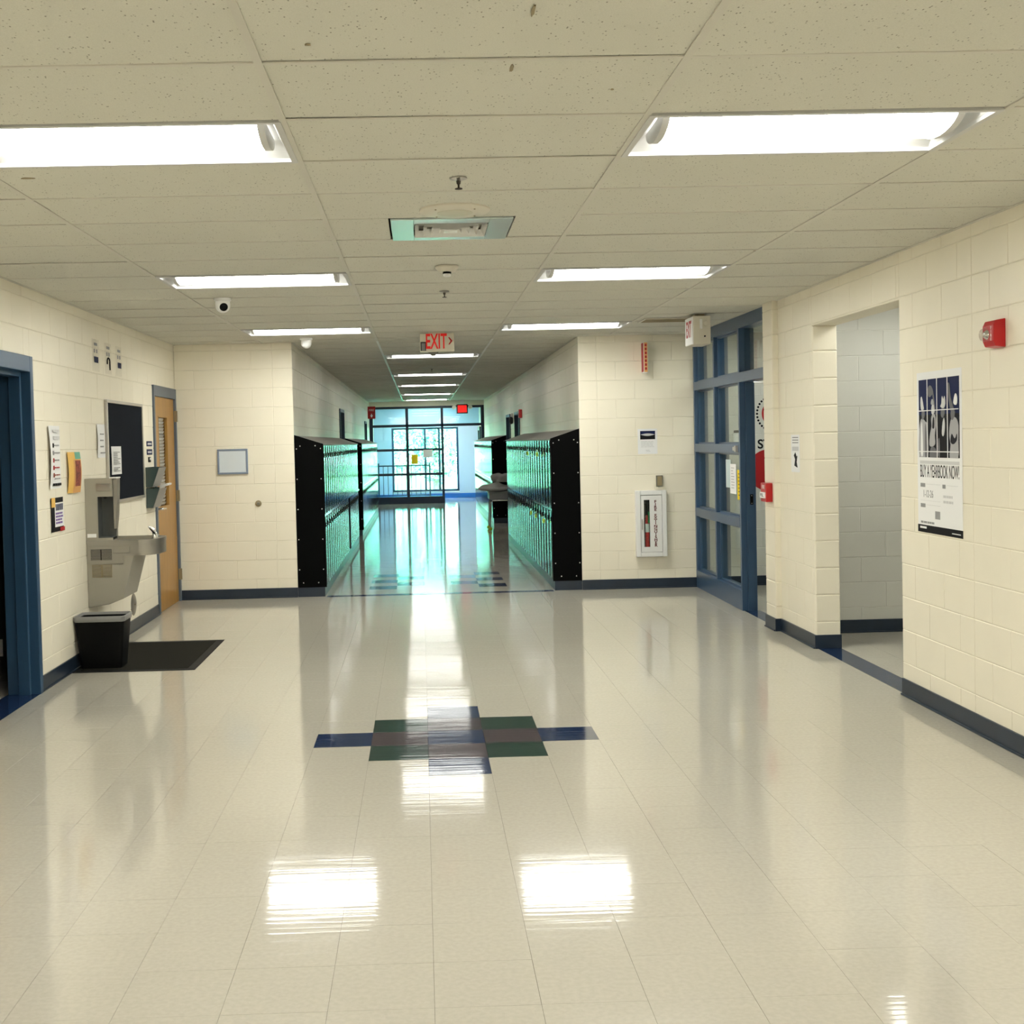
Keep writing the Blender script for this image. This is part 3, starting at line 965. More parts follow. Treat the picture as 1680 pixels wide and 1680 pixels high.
names = {
    (-1, 1): 'large lit ceiling light running off the picture edge above the blue open door frame',
    (1, 1): 'large lit ceiling light nearest the red strobe alarm',
    (-1, 7): 'lit ceiling light just before the black-eyed dome camera',
    (1, 7): 'lit ceiling light halfway down the hall on the poster side',
    (-1, 13): 'lit ceiling light behind the plain white dome camera',
    (1, 13): 'lit ceiling light in front of the fire extinguisher cabinet wall',
    (-1, -5): 'unseen ceiling light added overhead on the fountain side', (1, -5): 'unseen ceiling light added overhead on the poster side',
    (-1, -11): 'unseen ceiling light added at the near end, fountain side', (1, -11): 'unseen ceiling light added at the near end, poster side',
    (0, 19): 'first corridor ceiling light, right behind the hanging exit sign',
    (0, 26): 'second corridor ceiling light behind the exit sign', (0, 32): 'third corridor ceiling light behind the exit sign',
    (0, 39): 'fourth corridor ceiling light behind the exit sign', (0, 45): 'last corridor ceiling light before the entrance frame',
    (0, 50): 'ceiling light beyond the entrance frame by the end window',
    (3, 8): 'ceiling light inside the side hall', (3, 13): 'ceiling light inside the glazed office',
}
for n, (i, j) in enumerate(LIGHTS_MAIN + LIGHTS_HALL + LIGHTS_SIDE):
    o = proto if n == 0 else copy_tree(proto)
    o.location = (GX + GW * (i + 0.5), GY + GD * (j + 0.5), H)
    tag(o, names[(i, j)], 'ceiling light', 'lit ceiling lights')
    if (i, j) not in LIGHTS_MAIN and j != 50:
        for ch in o.children:
            if ch.name.startswith('lens'):
                ch.material_slots[0].link = 'OBJECT'
                ch.material_slots[0].material = M['lens2']

# ------------------------------------------------------------------ small ceiling things
def sprinkler(x, y, label):
    r = empty('sprinkler', (x, y, H), label, 'sprinkler', 'ceiling sprinklers')
    MB().lathe((x, y, H), [(0.036, 0.001), (0.036, -0.003), (0.020, -0.008), (0.012, -0.010)], 2, 20).build('escutcheon', 'alu', r, smooth=40)
    m = MB()
    m.lathe((x, y, H), [(0.010, -0.008), (0.008, -0.022), (0.004, -0.026), (0.004, -0.040)], 2, 10)
    m.build('stem', 'bronze', r, smooth=40)
    MB().lathe((x, y, H), [(0.015, -0.040), (0.016, -0.042), (0.015, -0.044)], 2, 12).build('deflector', 'bronze', r)
sprinkler(0.181, 5.07, 'brass ceiling sprinkler in front of the round speaker')
sprinkler(0.196, 8.84, 'small ceiling sprinkler between the smoke detector and the exit sign')
sprinkler(0.19, 18.0, 'tiny ceiling sprinkler in the corridor behind the exit sign')
sk = empty('ceiling_speaker', (0.185, 5.76, H), 'round cream speaker grille set in the ceiling', 'speaker')
MB().lathe((0.185, 5.76, H), [(0.165, 0.004), (0.165, -0.004), (0.155, -0.011), (0.086, -0.013)], 2, 40).build('rim', 'offwhite', sk, smooth=40)
MB().lathe((0.185, 5.76, H), [(0.085, -0.010), (0.083, -0.0145), (0.05, -0.016)], 2, 32).build('grille', 'beige', sk, smooth=40)
for a in (0.7, 2.3, 3.9, 5.5):
    MB().lathe((0.185 + 0.125 * math.cos(a), 5.76 + 0.125 * math.sin(a), H), [(0.005, -0.010), (0.004, -0.0145)], 2, 8).build('screw', 'tan', sk)
vx, vy = 0.177, GY + GD * 4.5
vt = empty('air_vent', (vx, vy, H), 'square air diffuser with an aqua reflection in its colour and nested vanes beside the round speaker', 'air vent')
m = MB()
for q in cut((vx - 0.298, vx + 0.298, vy - 0.298, vy + 0.298), [(vx - 0.185, vx + 0.185, vy - 0.185, vy + 0.185)]):
    m.box(q[0], q[1], q[2], q[3], H - 0.006, H + 0.004)
m.build('face_plate', 'vent', vt, bev=0.002)
box(vx - 0.185, vx + 0.185, vy - 0.185, vy + 0.185, H + 0.03, H + 0.035).build('throat', 'fixgrey', vt)
for s in (0.18, 0.138, 0.096, 0.056):
    m = MB()
    o_, i_ = s, s - 0.020
    vs = [(vx + a * o_, vy + b * o_, H - 0.012) for a, b in ((-1, -1), (1, -1), (1, 1), (-1, 1))] + [(vx + a * i_, vy + b * i_, H + 0.022) for a, b in ((-1, -1), (1, -1), (1, 1), (-1, 1))]
    m.add(vs, [(k, (k + 1) % 4, 4 + (k + 1) % 4, 4 + k) for k in range(4)])
    m.build('vane', 'white', vt)
box(vx - 0.034, vx + 0.034, vy - 0.034, vy + 0.034, H - 0.016, H + 0.01).build('core', 'white', vt, bev=0.003)
sd = empty('smoke_detector', (0.187, 7.59, H), 'cream smoke detector with a dark collar under the ceiling', 'smoke detector')
MB().lathe((0.187, 7.59, H), [(0.073, 0.001), (0.073, -0.010), (0.055, -0.028), (0.050, -0.034)], 2, 28).build('base', 'offwhite', sd, smooth=35)
MB().lathe((0.187, 7.59, H), [(0.026, -0.034), (0.026, -0.046)], 2, 20).build('collar', 'black', sd)
MB().lathe((0.187, 7.59, H), [(0.024, -0.046), (0.024, -0.058), (0.020, -0.062)], 2, 20).build('sensor_tip', 'white', sd, smooth=35)

def dome_camera(x, y, label, lens):
    r = empty('dome_camera', (x, y, H), label, 'camera', 'ceiling dome cameras')
    MB().lathe((x, y, H), [(0.062, 0.001), (0.062, -0.016), (0.056, -0.020)], 2, 28).build('mount', 'white', r, smooth=35)
    prof = [(0.052, -0.018), (0.054, -0.05)] + [(0.054 * math.cos(t), -0.05 - 0.054 * math.sin(t)) for t in [k * PI / 2 / 8 for k in range(1, 8)]] + [(0.002, -0.104)]
    MB().lathe((x, y, H), prof, 2, 28).build('dome', 'white', r, smooth=50)
    if lens:
        # black glass eye looking back up the hall
        d = Vector((0.30, -0.9, -0.30)).normalized()
        c = Vector((x, y, H - 0.052)) + d * 0.040
        a = d.orthogonal().normalized(); b = d.cross(a)
        m = MB()
        rings = [(0.031, 0.0), (0.029, 0.010), (0.020, 0.016), (0.004, 0.018)]
        vs, fs = [], []
        for rr, t in rings:
            for k in range(20):
                an = 2 * PI * k / 20
                vs.append(c + d * t + a * rr * math.cos(an) + b * rr * math.sin(an))
        for i in range(3):
            for k in range(20):
                fs.append((i * 20 + k, i * 20 + (k + 1) % 20, (i + 1) * 20 + (k + 1) % 20, (i + 1) * 20 + k))
        fs.append(tuple(range(60, 80)))
        m.add(vs, fs).build('lens', 'black', r, smooth=50)
dome_camera(-1.415, 9.0, 'white ceiling dome camera with a black lens eye', True)
dome_camera(-1.13, 12.47, 'plain white ceiling dome camera at the corridor mouth', False)

# exit sign hanging at the corridor mouth
FX1 = Face((0, 12.06, 0), (1, 0, 0), (0, -1, 0))
ex = empty('exit_sign', (0.187, 12.1, H), 'cream hanging exit sign with red letters at the corridor mouth', 'exit sign', 'exit signs')
box(0.017, 0.352, 12.06, 12.13, 2.492, 2.672).build('housing', 'beige', ex, bev=0.004)
box(0.105, 0.265, 12.065, 12.125, 2.672, H).build('canopy', 'beige', ex)
text(FX1, 0.175, 2.588, 0.0008, 'EXIT', 0.205, 'exitred', ex, sx=0.50, bold=0.004)
m = MB()
FX1.poly(m, [(0.293, 2.632), (0.307, 2.632), (0.336, 2.596), (0.307, 2.560), (0.293, 2.560), (0.317, 2.596)], 0.0, 0.0012)
m.build('arrow', 'redink', ex)
lw = MB()
FX1.box(lw, 0.022, 0.075, 2.503, 2.592, 0, 0.0015)
lw = lw.build('lamp_window', 'darkgrey', ex)
m = MB(); FX1.box(m, 0.033, 0.066, 2.505, 2.578, 0.001, 0.004); m.build('lens', 'smoke2', lw)
m = MB(); m.add([(0.09, 12.07, 2.492), (0.20, 12.07, 2.492), (0.16, 12.07, 2.455), (0.13, 12.07, 2.455), (0.09, 12.12, 2.492), (0.20, 12.12, 2.492), (0.16, 12.12, 2.455), (0.13, 12.12, 2.455)],
               [(0, 1, 2, 3), (4, 5, 6, 7), (0, 4, 7, 3), (1, 5, 6, 2), (3, 2, 6, 7), (0, 1, 5, 4)])
m.build('down_light', 'fixgrey', ex)
# second exit sign, edge-on by the office front
FX2 = Face((2.42, 0, 0), (0, -1, 0), (-1, 0, 0))
e2 = empty('exit_sign', (2.5, 10.85, H), 'cream exit sign seen edge-on beside the glazed office front', 'exit sign', 'exit signs')
box(2.422, 2.575, 10.78, 11.10, 2.415, 2.665).build('housing', 'offwhite', e2, bev=0.006)
box(2.46, 2.54, 10.86, 11.02, 2.665, H).build('canopy', 'tan', e2)
m = MB(); FX2.box(m, -11.09, -10.79, 2.42, 2.66, -0.002, 0.004); m.build('face_plate', 'paper', e2)
text(FX2, -10.94, 2.55, 0.0045, 'EXIT', 0.20, 'redink', e2, sx=0.50, bold=0.004)
box(2.478, 2.50, 10.772, 10.782, 2.55, 2.635).build('lamp_window', 'paper', e2)
MB().lathe((2.522, 10.78, 2.485), [(0.008, 0), (0.008, -0.004)], 1, 10).build('test_button', 'black', e2)
MB().lathe((2.532, 10.782, 2.60), [(0.025, 0), (0.022, -0.005), (0.010, -0.008)], 1, 16).build('lamp_head', 'offwhite', e2, smooth=40)
# third exit sign near the corridor end
FX3 = Face((0, 31.9, 0), (1, 0, 0), (0, -1, 0))
e3 = empty('exit_sign', (1.105, 31.93, H), 'glowing red exit sign with two lamp heads near the end doors', 'exit sign', 'exit signs')
box(0.955, 1.245, 31.9, 31.97, 2.335, 2.575).build('housing', 'darkgrey', e3, bev=0.005)
box(1.05, 1.15, 31.91, 31.96, 2.575, H).build('canopy', 'white', e3)
m = MB(); FX3.box(m, 0.985, 1.215, 2.365, 2.545, 0, 0.004); m.build('face_plate', 'exitglow', e3)
text(FX3, 1.10, 2.455, 0.0045, 'EXIT', 0.16, 'redink', e3, sx=0.5)
for s in (-1, 1):
    MB().lathe((1.10 + s * 0.21, 31.93, 2.50), [(0.03, 0.02), (0.055, -0.02), (0.05, -0.05)], 1, 16).build('lamp_head', 'offwhite', e3, smooth=40)
    box(1.10 + s * 0.14, 1.10 + s * 0.19, 31.92, 31.94, 2.49, 2.51).build('arm', 'offwhite', e3)
# return air grille in the ceiling by the office front
rg = empty('return_grille', (2.35, 11.30, H), 'dark slatted return air grille in the ceiling beside the exit sign', 'air grille')
m = MB()
for q in cut((2.06, 2.66, 11.15, 11.50), [(2.08, 2.64, 11.17, 11.48)]):
    m.box(q[0], q[1], q[2], q[3], H - 0.008, H)
m.build('frame', 'offwhite', rg)
for k in range(12):
    y = 11.175 + k * 0.0265
    box(2.08, 2.64, y, y + 0.012, H - 0.008, H - 0.001).build('slat', 'tan', rg)

# ------------------------------------------------------------------ fountain wall
fo = empty('water_fountain', (-2.30, 9.65, 0.40), 'stainless water fountain with a bottle filling tower on the block wall', 'water fountain')
y0, y1 = 9.43, 9.89
# lower cabinet, tapering profile
m = MB()
m.prism([(XL + 0.002, 0.40), (-2.41, 0.425), (-2.305, 0.465), (-2.215, 0.80), (XL + 0.002, 0.80)], y0 + 0.004, y1, 1)
cab = m.build('cabinet', 'panelgrey', fo, bev=0.004)
def louvres(x0, x1, z0, z1, n, mat):
    g = MB()
    mid = (x0 + x1) / 2
    for k in range(n):
        z = z0 + (z1 - z0) * (k + 0.5) / n
        for a, b in ((x0, mid - 0.006), (mid + 0.006, x1)):
            g.add([(a, y0 - 0.003, z), (b, y0 - 0.003, z), (b, y0 + 0.006, z + (z1 - z0) / n * 0.55), (a, y0 + 0.006, z + (z1 - z0) / n * 0.55),
                   (a, y0 - 0.003, z - 0.0015), (b, y0 - 0.003, z - 0.0015), (b, y0 + 0.006, z - 0.0015), (a, y0 + 0.006, z - 0.0015)],
                  [(0, 1, 2, 3), (4, 5, 1, 0), (4, 5, 6, 7), (1, 5, 6, 2), (0, 4, 7, 3)])
    return g.build('louvre_panel', mat, cab)
box(-2.537, -2.385, y0 + 0.001, y0 + 0.005, 0.632, 0.728).build('louvre_back', 'tan', cab)
louvres(-2.535, -2.387, 0.635, 0.725, 11, 'panelgrey')
# basin apron with rounded nose
def basin_poly(inset=0.0):
    p = [(XL + 0.002, y0 + inset), (-2.22, y0 + inset)]
    for k in range(9):
        t = -PI / 2 + PI / 2 * k / 8
        p.append((-2.18 + (0.145 - inset) * math.cos(t), y0 + 0.145 + (0.145 - inset) * math.sin(t)))
    for k in range(9):
        t = PI / 2 * k / 8
        p.append((-2.18 + (0.145 - inset) * math.cos(t), y1 - 0.145 + (0.145 - inset) * math.sin(t)))
    p.append((XL + 0.002, y1 - inset))
    return p
MB().prism(basin_poly(), 0.795, 0.885, 2).build('basin_apron', 'steel', fo, smooth=30)
m = MB()
n_ = len(basin_poly())
A, B, C_ = basin_poly(-0.004), basin_poly(0.03), basin_poly(0.07)
vs = [(*p, 0.885) for p in A] + [(*p, 0.915) for p in A] + [(*p, 0.917) for p in B] + [(*p, 0.872) for p in C_]
fs = []
for a in range(3):
    for k in range(n_):
        k2 = (k + 1) % n_
        fs.append((a * n_ + k, a * n_ + k2, (a + 1) * n_ + k2, (a + 1) * n_ + k))
fs += [tuple(range(n_))[::-1], tuple(range(3 * n_, 4 * n_))]
m.add(vs, fs).build('basin_bowl', 'steel', fo, smooth=35)
ap = box(XL + 0.004, -2.295, y0 - 0.004, y0 + 0.004, 0.735, 0.870).build('side_panel', 'steel', fo, bev=0.002)
box(-2.541, -2.383, y0 - 0.006, y0 - 0.003, 0.765, 0.848).build('louvre_back', 'darkgrey', ap)
g = MB()
for k in range(9):
    for a, b in ((-2.539, -2.468), (-2.458, -2.385)):
        g.box(a, b, y0 - 0.009, y0 - 0.005, 0.768 + k * 0.009, 0.772 + k * 0.009)
g.build('louvre_panel', 'steel', ap)
box(-2.375, -2.245, y0 - 0.006, y0 + 0.002, 0.815, 0.868).build('push_bar', 'steel', fo, bev=0.004)
m = MB()
m.tube([(-2.10, 9.66, 0.905), (-2.10, 9.66, 0.945), (-2.112, 9.655, 0.975), (-2.135, 9.65, 0.99)], [0.022, 0.02, 0.016, 0.012], 12)
m.build('bubbler', 'chrome', fo, smooth=50)
MB().tube([(-2.085, 9.66, 0.90), (-2.085, 9.66, 0.93), (-2.10, 9.64, 0.955), (-2.13, 9.62, 0.998), (-2.142, 9.615, 1.0)], [0.016, 0.016, 0.013, 0.010, 0.005], 10).build('bubbler_guard', 'chrome', fo, smooth=50)
# bottle filling tower
tw = MB()
tx0, tx1, ty0, ty1, tz0, tz1 = XL + 0.002, -2.368, y0, y0 + 0.16, 0.916, 1.390
rx0, rx1, rz0, rz1 = -2.480, -2.372, 0.935, 1.250
for r in cut((tx0, tx1, tz0, tz1), [(rx0, tx1 + 0.1, rz0, rz1)]):
    tw.box(r[0], r[1], ty0, ty1, r[2], r[3])
tw.box(rx0 - 0.001, tx1, ty0 + 0.13, ty1, rz0, rz1)
tower = tw.build('tower', 'panelgrey', fo)
tc_ = box(rx0 - 0.001, tx1 - 0.003, ty0 + 0.118, ty0 + 0.132, rz0, rz1).build('alcove_back', 'greyplastic', tower)
box(rx0 - 0.006, rx0 + 0.003, ty0 + 0.004, ty0 + 0.13, rz0, rz1).build('alcove_side', 'greyplastic', tower)
box(rx0, tx1, ty0 + 0.002, ty0 + 0.13, rz0 - 0.012, rz0 + 0.004).build('alcove_tray', 'greyplastic', tower)
MB().lathe((-2.435, ty0 + 0.06, rz1 + 0.002), [(0.012, 0), (0.010, -0.02)], 2, 12).build('spout', 'darkgrey', tower)
box(-2.484, -2.374, ty0 - 0.005, ty0 + 0.002, 1.292, 1.350).build('display_plate', 'steel', tower, bev=0.006)
box(XL + 0.012, -2.495, ty0 - 0.002, ty0 + 0.001, 0.940, 0.968).build('label_plate', 'paper', tower)
m = MB()
m.prism([(tx1, 1.0), (tx1 + 0.010, 1.0), (tx1 + 0.022, 1.10), (tx1 + 0.034, 1.30), (tx1 + 0.036, 1.388), (tx1, 1.388)], ty0 + 0.03, ty0 + 0.125, 1)
m.build('front_shell', 'steel', tower, bev=0.010)
box(tx1 - 0.02, tx1 + 0.036, ty0 + 0.01, ty0 + 0.14, 1.388, 1.398).build('top_cap', 'white', tower, bev=0.003)

# trash bin
bx, by = -2.385, 9.125
tb = empty('trash_bin', (bx, by, 0.006), 'black plastic trash bin with a grey liner under the water fountain', 'trash bin')
def rring(w, d, z, r=0.03, n=5):
    p = []
    for sx, sy, a0 in ((1, 1, 0), (-1, 1, 90), (-1, -1, 180), (1, -1, 270)):
        for k in range(n):
            t = math.radians(a0 + 90 * k / (n - 1))
            p.append((bx + sx * (w - r) + r * math.cos(t), by + sy * (d - r) + r * math.sin(t), z))
    return p
def loft(rings, cap0=True, cap1=True):
    m = MB()
    k = len(rings[0])
    vs = [p for r in rings for p in r]
    fs = []
    for a in range(len(rings) - 1):
        for i in range(k):
            j = (i + 1) % k
            fs.append((a * k + i, a * k + j, (a + 1) * k + j, (a + 1) * k + i))
    if cap0: fs.append(tuple(range(k))[::-1])
    if cap1: fs.append(tuple(range((len(rings) - 1) * k, len(rings) * k)))
    return m.add(vs, fs)
loft([rring(0.150, 0.105, 0.006), rring(0.182, 0.128, 0.372), rring(0.172, 0.118, 0.372), rring(0.142, 0.096, 0.02)]).build('bin_body', 'black', tb, smooth=40)
loft([rring(0.184, 0.130, 0.350), rring(0.188, 0.134, 0.362), rring(0.190, 0.136, 0.386), rring(0.182, 0.128, 0.392), rring(0.170, 0.116, 0.374)], False, False).build('bin_liner', 'liner', tb, smooth=60)
# floor mat
mt = empty('floor_mat', (-2.12, 9.55, 0), 'charcoal rubber floor mat under the fountain and the trash bin', 'floor mat')
box(-2.515, -1.735, 8.945, 10.17, 0.0005, 0.0055).build('ribbed_field', 'rubber', mt)
m = MB()
for q in cut((-2.556, -1.675, 8.885, 10.232), [(-2.515, -1.735, 8.945, 10.17)]):
    m.box(q[0], q[1], q[2], q[3], 0.0003, 0.004)
m.build('border', 'rubberedge', mt)
# round clean-out cover low on the wall
cc = empty('cleanout_cover', (XL, 10.89, 0.235), 'round steel cleanout cover low on the wall behind the trash bin', 'pipe cover')
MB().lathe((XL - 0.004, 10.89, 0.235), [(0.098, 0), (0.098, 0.006), (0.085, 0.012), (0.02, 0.016)], 0, 32).build('cover_plate', 'steel', cc, smooth=40)
MB().lathe((XL + 0.010, 10.89, 0.235), [(0.008, 0), (0.007, 0.006)], 0, 10).build('screw', 'tan', cc)

# bulletin board
bd = empty('bulletin_board', (XL, 10.75, 1.16), 'black bulletin board in a thin aluminium frame above the fountain', 'bulletin board')
by0, by1, bz0, bz1 = 10.10, 11.39, 1.16, 2.02
box(XL, XL + 0.014, by0 + 0.02, by1 - 0.02, bz0 + 0.02, bz1 - 0.02).build('felt_panel', 'felt', bd)
for nm, q in (('frame_rail', (by0, by1, bz1 - 0.026, bz1)), ('frame_rail', (by0, by1, bz0, bz0 + 0.026)), ('frame_stile', (by0, by0 + 0.026, bz0 + 0.026, bz1 - 0.026)), ('frame_stile', (by1 - 0.026, by1, bz0 + 0.026, bz1 - 0.026))):
    box(XL, XL + 0.024, *q).build(nm, 'alu', bd, bev=0.004)

def sheet(name, F, u0, u1, v0, v1, mat, label, cat, curl=0.0, n0=0.001, bend=0.0, group=None, skew=0.0):
    """thin sheet of paper standing on a wall face, its free edge curling off the wall"""
    r = empty(name, F.P((u0 + u1) / 2, v0, 0), label, cat, group)
    m = MB()
    nu, nv = 6, 8
    vs = []
    for t in (0, 1):
        for j in range(nv + 1):
            for i in range(nu + 1):
                a, b = i / nu, j / nv
                off = n0 + 0.0006 * t + curl * (1 - a) ** 2 * (0.4 + 0.6 * math.sin(b * PI)) + bend * math.sin(b * PI) * 0.5
                vs.append(F.P(u0 + (u1 - u0) * a + skew * b, v0 + (v1 - v0) * b, off))
    N = (nu + 1) * (nv + 1)
    fs = []
    for t in (0, 1):
        for j in range(nv):
            for i in range(nu):
                k = t * N + j * (nu + 1) + i
                fs.append((k, k + 1, k + nu + 2, k + nu + 1))
    edge = [i for i in range(nu + 1)] + [(j + 1) * (nu + 1) + nu for j in range(nv)] + [nv * (nu + 1) + i for i in range(nu - 1, -1, -1)] + [j * (nu + 1) for j in range(nv - 1, 0, -1)]
    for a, b in zip(edge, edge[1:] + edge[:1]):
        fs.append((a, b, b + N, a + N))
    m.add(vs, fs).build('paper_sheet', mat, r)
    return r
def printed(F, parent, rects, n, mat, name='printed_lines', th=0.0006):
    m = MB()
    for u0, u1, v0, v1 in rects:
        F.box(m, u0, u1, v0, v1, n, n + th)
    return m.build(name, mat, parent)
def text_rows(u0, u1, v_top, n, step, h, seed, jag=0.5):
    rn = random.Random(seed)
    out = []
    for k in range(n):
        a = u0
        end = u1 - rn.random() * (u1 - u0) * jag
        while a < end:
            w = min(rn.uniform(0.25, 1.0) * (u1 - u0) * 0.3, end - a)
            out.append((a, a + w * 0.86, v_top - k * step - h, v_top - k * step))
            a += w
    return out

p = sheet('paper_notice', FL, 10.21, 10.55, 1.40, 1.635, 'paper', 'white printed sheet pinned on the black bulletin board', 'paper', n0=0.016, curl=0.004)
printed(FL, p, text_rows(10.26, 10.50, 1.59, 8, 0.014, 0.007, 3), 0.0235, 'greyink')
printed(FL, p, text_rows(10.26, 10.50, 1.46, 3, 0.014, 0.008, 4), 0.0235, 'greyink')
p = sheet('paper_notice', FL, 9.82, 10.085, 1.545, 1.815, 'paper', 'white printed sheet on the wall touching the bulletin board frame', 'paper', curl=0.012)
printed(FL, p, text_rows(9.90, 10.05, 1.74, 4, 0.05, 0.010, 5, 0.3), 0.010, 'greyink')
m = sheet('wellness_chart', FL, 8.535, 8.825, 1.345, 1.785, 'paper', 'tall white chart with red bars taped beside the blue frame', 'poster', curl=0.022)
printed(FL, m, text_rows(8.625, 8.78, 1.758, 1, 0.02, 0.020, 51, 0.05), 0.014, 'paleink', 'heading')
printed(FL, m, text_rows(8.625, 8.79, 1.712, 1, 0.02, 0.022, 52, 0.05), 0.014, 'paleink', 'heading')
for k, c in enumerate(('ink', 'greyink', 'redink', 'redink', 'brick')):
    printed(FL, m, [(8.61, 8.635, 1.632 - k * 0.052, 1.662 - k * 0.052)], 0.0145, c, 'bar_mark', 0.002)
    printed(FL, m, text_rows(8.655, 8.80, 1.652 - k * 0.052, 1, 0.01, 0.009, 20 + k, 0.2), 0.010, c if k > 2 else 'greyink')
printed(FL, m, text_rows(8.60, 8.80, 1.382, 1, 0.03, 0.018, 31, 0.1), 0.012, 'ink')
printed(FL, m, text_rows(8.64, 8.78, 1.418, 1, 0.03, 0.008, 32, 0.3), 0.012, 'greyink')
# orange folded card holder
oc = empty('card_display', (XL, 9.12, 1.295), 'orange and green curled card with a brick red print', 'poster')
m = MB()
N = 9
vs = []
for t in (0, 0.002):
    for j in range(N):
        b = j / (N - 1)
        off = 0.010 + 0.020 * math.sin(b * PI * 0.75 + 0.3) * (1 if b > 0.1 else 0.7)
        for y in (8.97, 9.05, 9.25):
            vs.append((XL + off + (0.0 if y > 9 else -0.012) + t, y, 1.297 + 0.30 * b))
fs = []
for t in range(2):
    for j in range(N - 1):
        for i in range(2):
            k = t * 3 * N + j * 3 + i
            fs.append((k, k + 1, k + 4, k + 3))
for j in range(N - 1):
    for i in (0, 2):
        k = j * 3 + i
        fs.append((k, k + 3, k + 3 + 3 * N, k + 3 * N))
m.add(vs, fs).build('card_sheet', 'amber', oc, smooth=60)
def on_card(y0, y1, z0, z1, mat, name):
    q = MB()
    vs = []
    for j in range(N):
        z = z0 + (z1 - z0) * j / (N - 1)
        b = (z - 1.297) / 0.30
        off = 0.010 + 0.020 * math.sin(b * PI * 0.75 + 0.3) + 0.0035
        for y in (y0, y1):
            vs.append((XL + off, y, z))
    q.add(vs, [(2 * j, 2 * j + 1, 2 * j + 3, 2 * j + 2) for j in range(N - 1)])
    return q.build(name, mat, oc, smooth=60)
on_card(9.105, 9.25, 1.545, 1.597, 'teal', 'green_corner')
on_card(9.055, 9.25, 1.297, 1.54, 'orange', 'card_face')
on_card(9.09, 9.225, 1.345, 1.535, 'brick', 'printed_picture').location.x += 0.002
# small handwritten flyer
fl = sheet('flyer', FL, 8.555, 8.855, 1.042, 1.28, 'ink', 'small black bordered flyer with purple handwriting below the chart', 'poster', curl=0.008)
printed(FL, fl, [(8.63, 8.835, 1.075, 1.245)], 0.008, 'paper', 'white_panel', 0.001)
printed(FL, fl, [(8.553, 8.64, 1.215, 1.282)], 0.0095, 'amber', 'yellow_corner', 0.001)
printed(FL, fl, [(8.75, 8.858, 1.040, 1.068)], 0.008, 'redink', 'red_corner', 0.001)
printed(FL, fl, [(8.65 + 0.022 * k, 8.664 + 0.022 * k, 1.19, 1.235) for k in range(8)], 0.0095, 'navyink', 'heading')
printed(FL, fl, text_rows(8.645, 8.825, 1.175, 4, 0.022, 0.013, 11, 0.2), 0.0095, 'purpleink', 'handwriting')
# three laminated direction sheets high on the wall
for k, (a, b) in enumerate(((9.77, 9.985), (10.16, 10.375), (10.525, 10.73))):
    lab = ('clear laminated direction sheet nearest the blue frame, with a blue square', 'clear laminated direction sheet with a black hooked arrow', 'clear laminated direction sheet nearest the wooden door, with a blue square')[k]
    r = empty('direction_sheet', FL.P((a + b) / 2, 2.235, 0), lab, 'sign', 'direction sheets')
    q = MB(); FL.box(q, a, b, 2.235, 2.49, 0.001, 0.002); q.build('laminate', 'laminate', r)
    printed(FL, r, [(a + 0.06, a + 0.155, 2.440, 2.462)], 0.003, 'greyink', 'heading')
    printed(FL, r, [(a + 0.05, a + 0.085, 2.382, 2.412), (a + 0.12, a + 0.155, 2.382, 2.412)], 0.003, 'greyink', 'printed_figures')
    if k != 1:
        printed(FL, r, [(a + 0.06, a + 0.175, 2.305, 2.352)], 0.003, 'navyink', 'blue_square', 0.001)
    else:
        pts = [(a + 0.07, 2.315)] + [(a + 0.11 - 0.04 * math.cos(t), 2.340 + 0.028 * math.sin(t)) for t in [PI * i / 8 for i in range(9)]] + [(a + 0.152, 2.27)]
        q = MB(); q.tube([FL.P(u, v, 0.004) for u, v in pts], 0.006, 6); q.build('hooked_arrow', 'ink', r)
# room plaques and switch by the wooden door
for k, (z0, z1, lab) in enumerate(((1.632, 1.680, 'small navy room plaque, upper of two beside the wooden door'), (1.552, 1.604, 'small navy room plaque, lower of two beside the wooden door'))):
    r = empty('room_plaque', FL.P(11.71, z0, 0), lab, 'sign', 'room plaques')
    q = MB(); FL.box(q, 11.60, 11.825, z0, z1, 0, 0.004); q.build('plate', 'navyink', r, bev=0.001)
    printed(FL, r, [(11.63, 11.795, (z0 + z1) / 2 - 0.010, (z0 + z1) / 2 + 0.008)], 0.004, 'paleink', 'lettering')
r = empty('light_switch', FL.P(11.70, 1.48, 0), 'tiny dark key switch below the navy room plaques', 'switch')
q = MB(); FL.box(q, 11.655, 11.75, 1.482, 1.53, 0, 0.005); q.build('plate', 'black', r)
q = MB(); FL.box(q, 11.695, 11.735, 1.502, 1.524, 0.005, 0.010); q.build('toggle', 'paper', r)
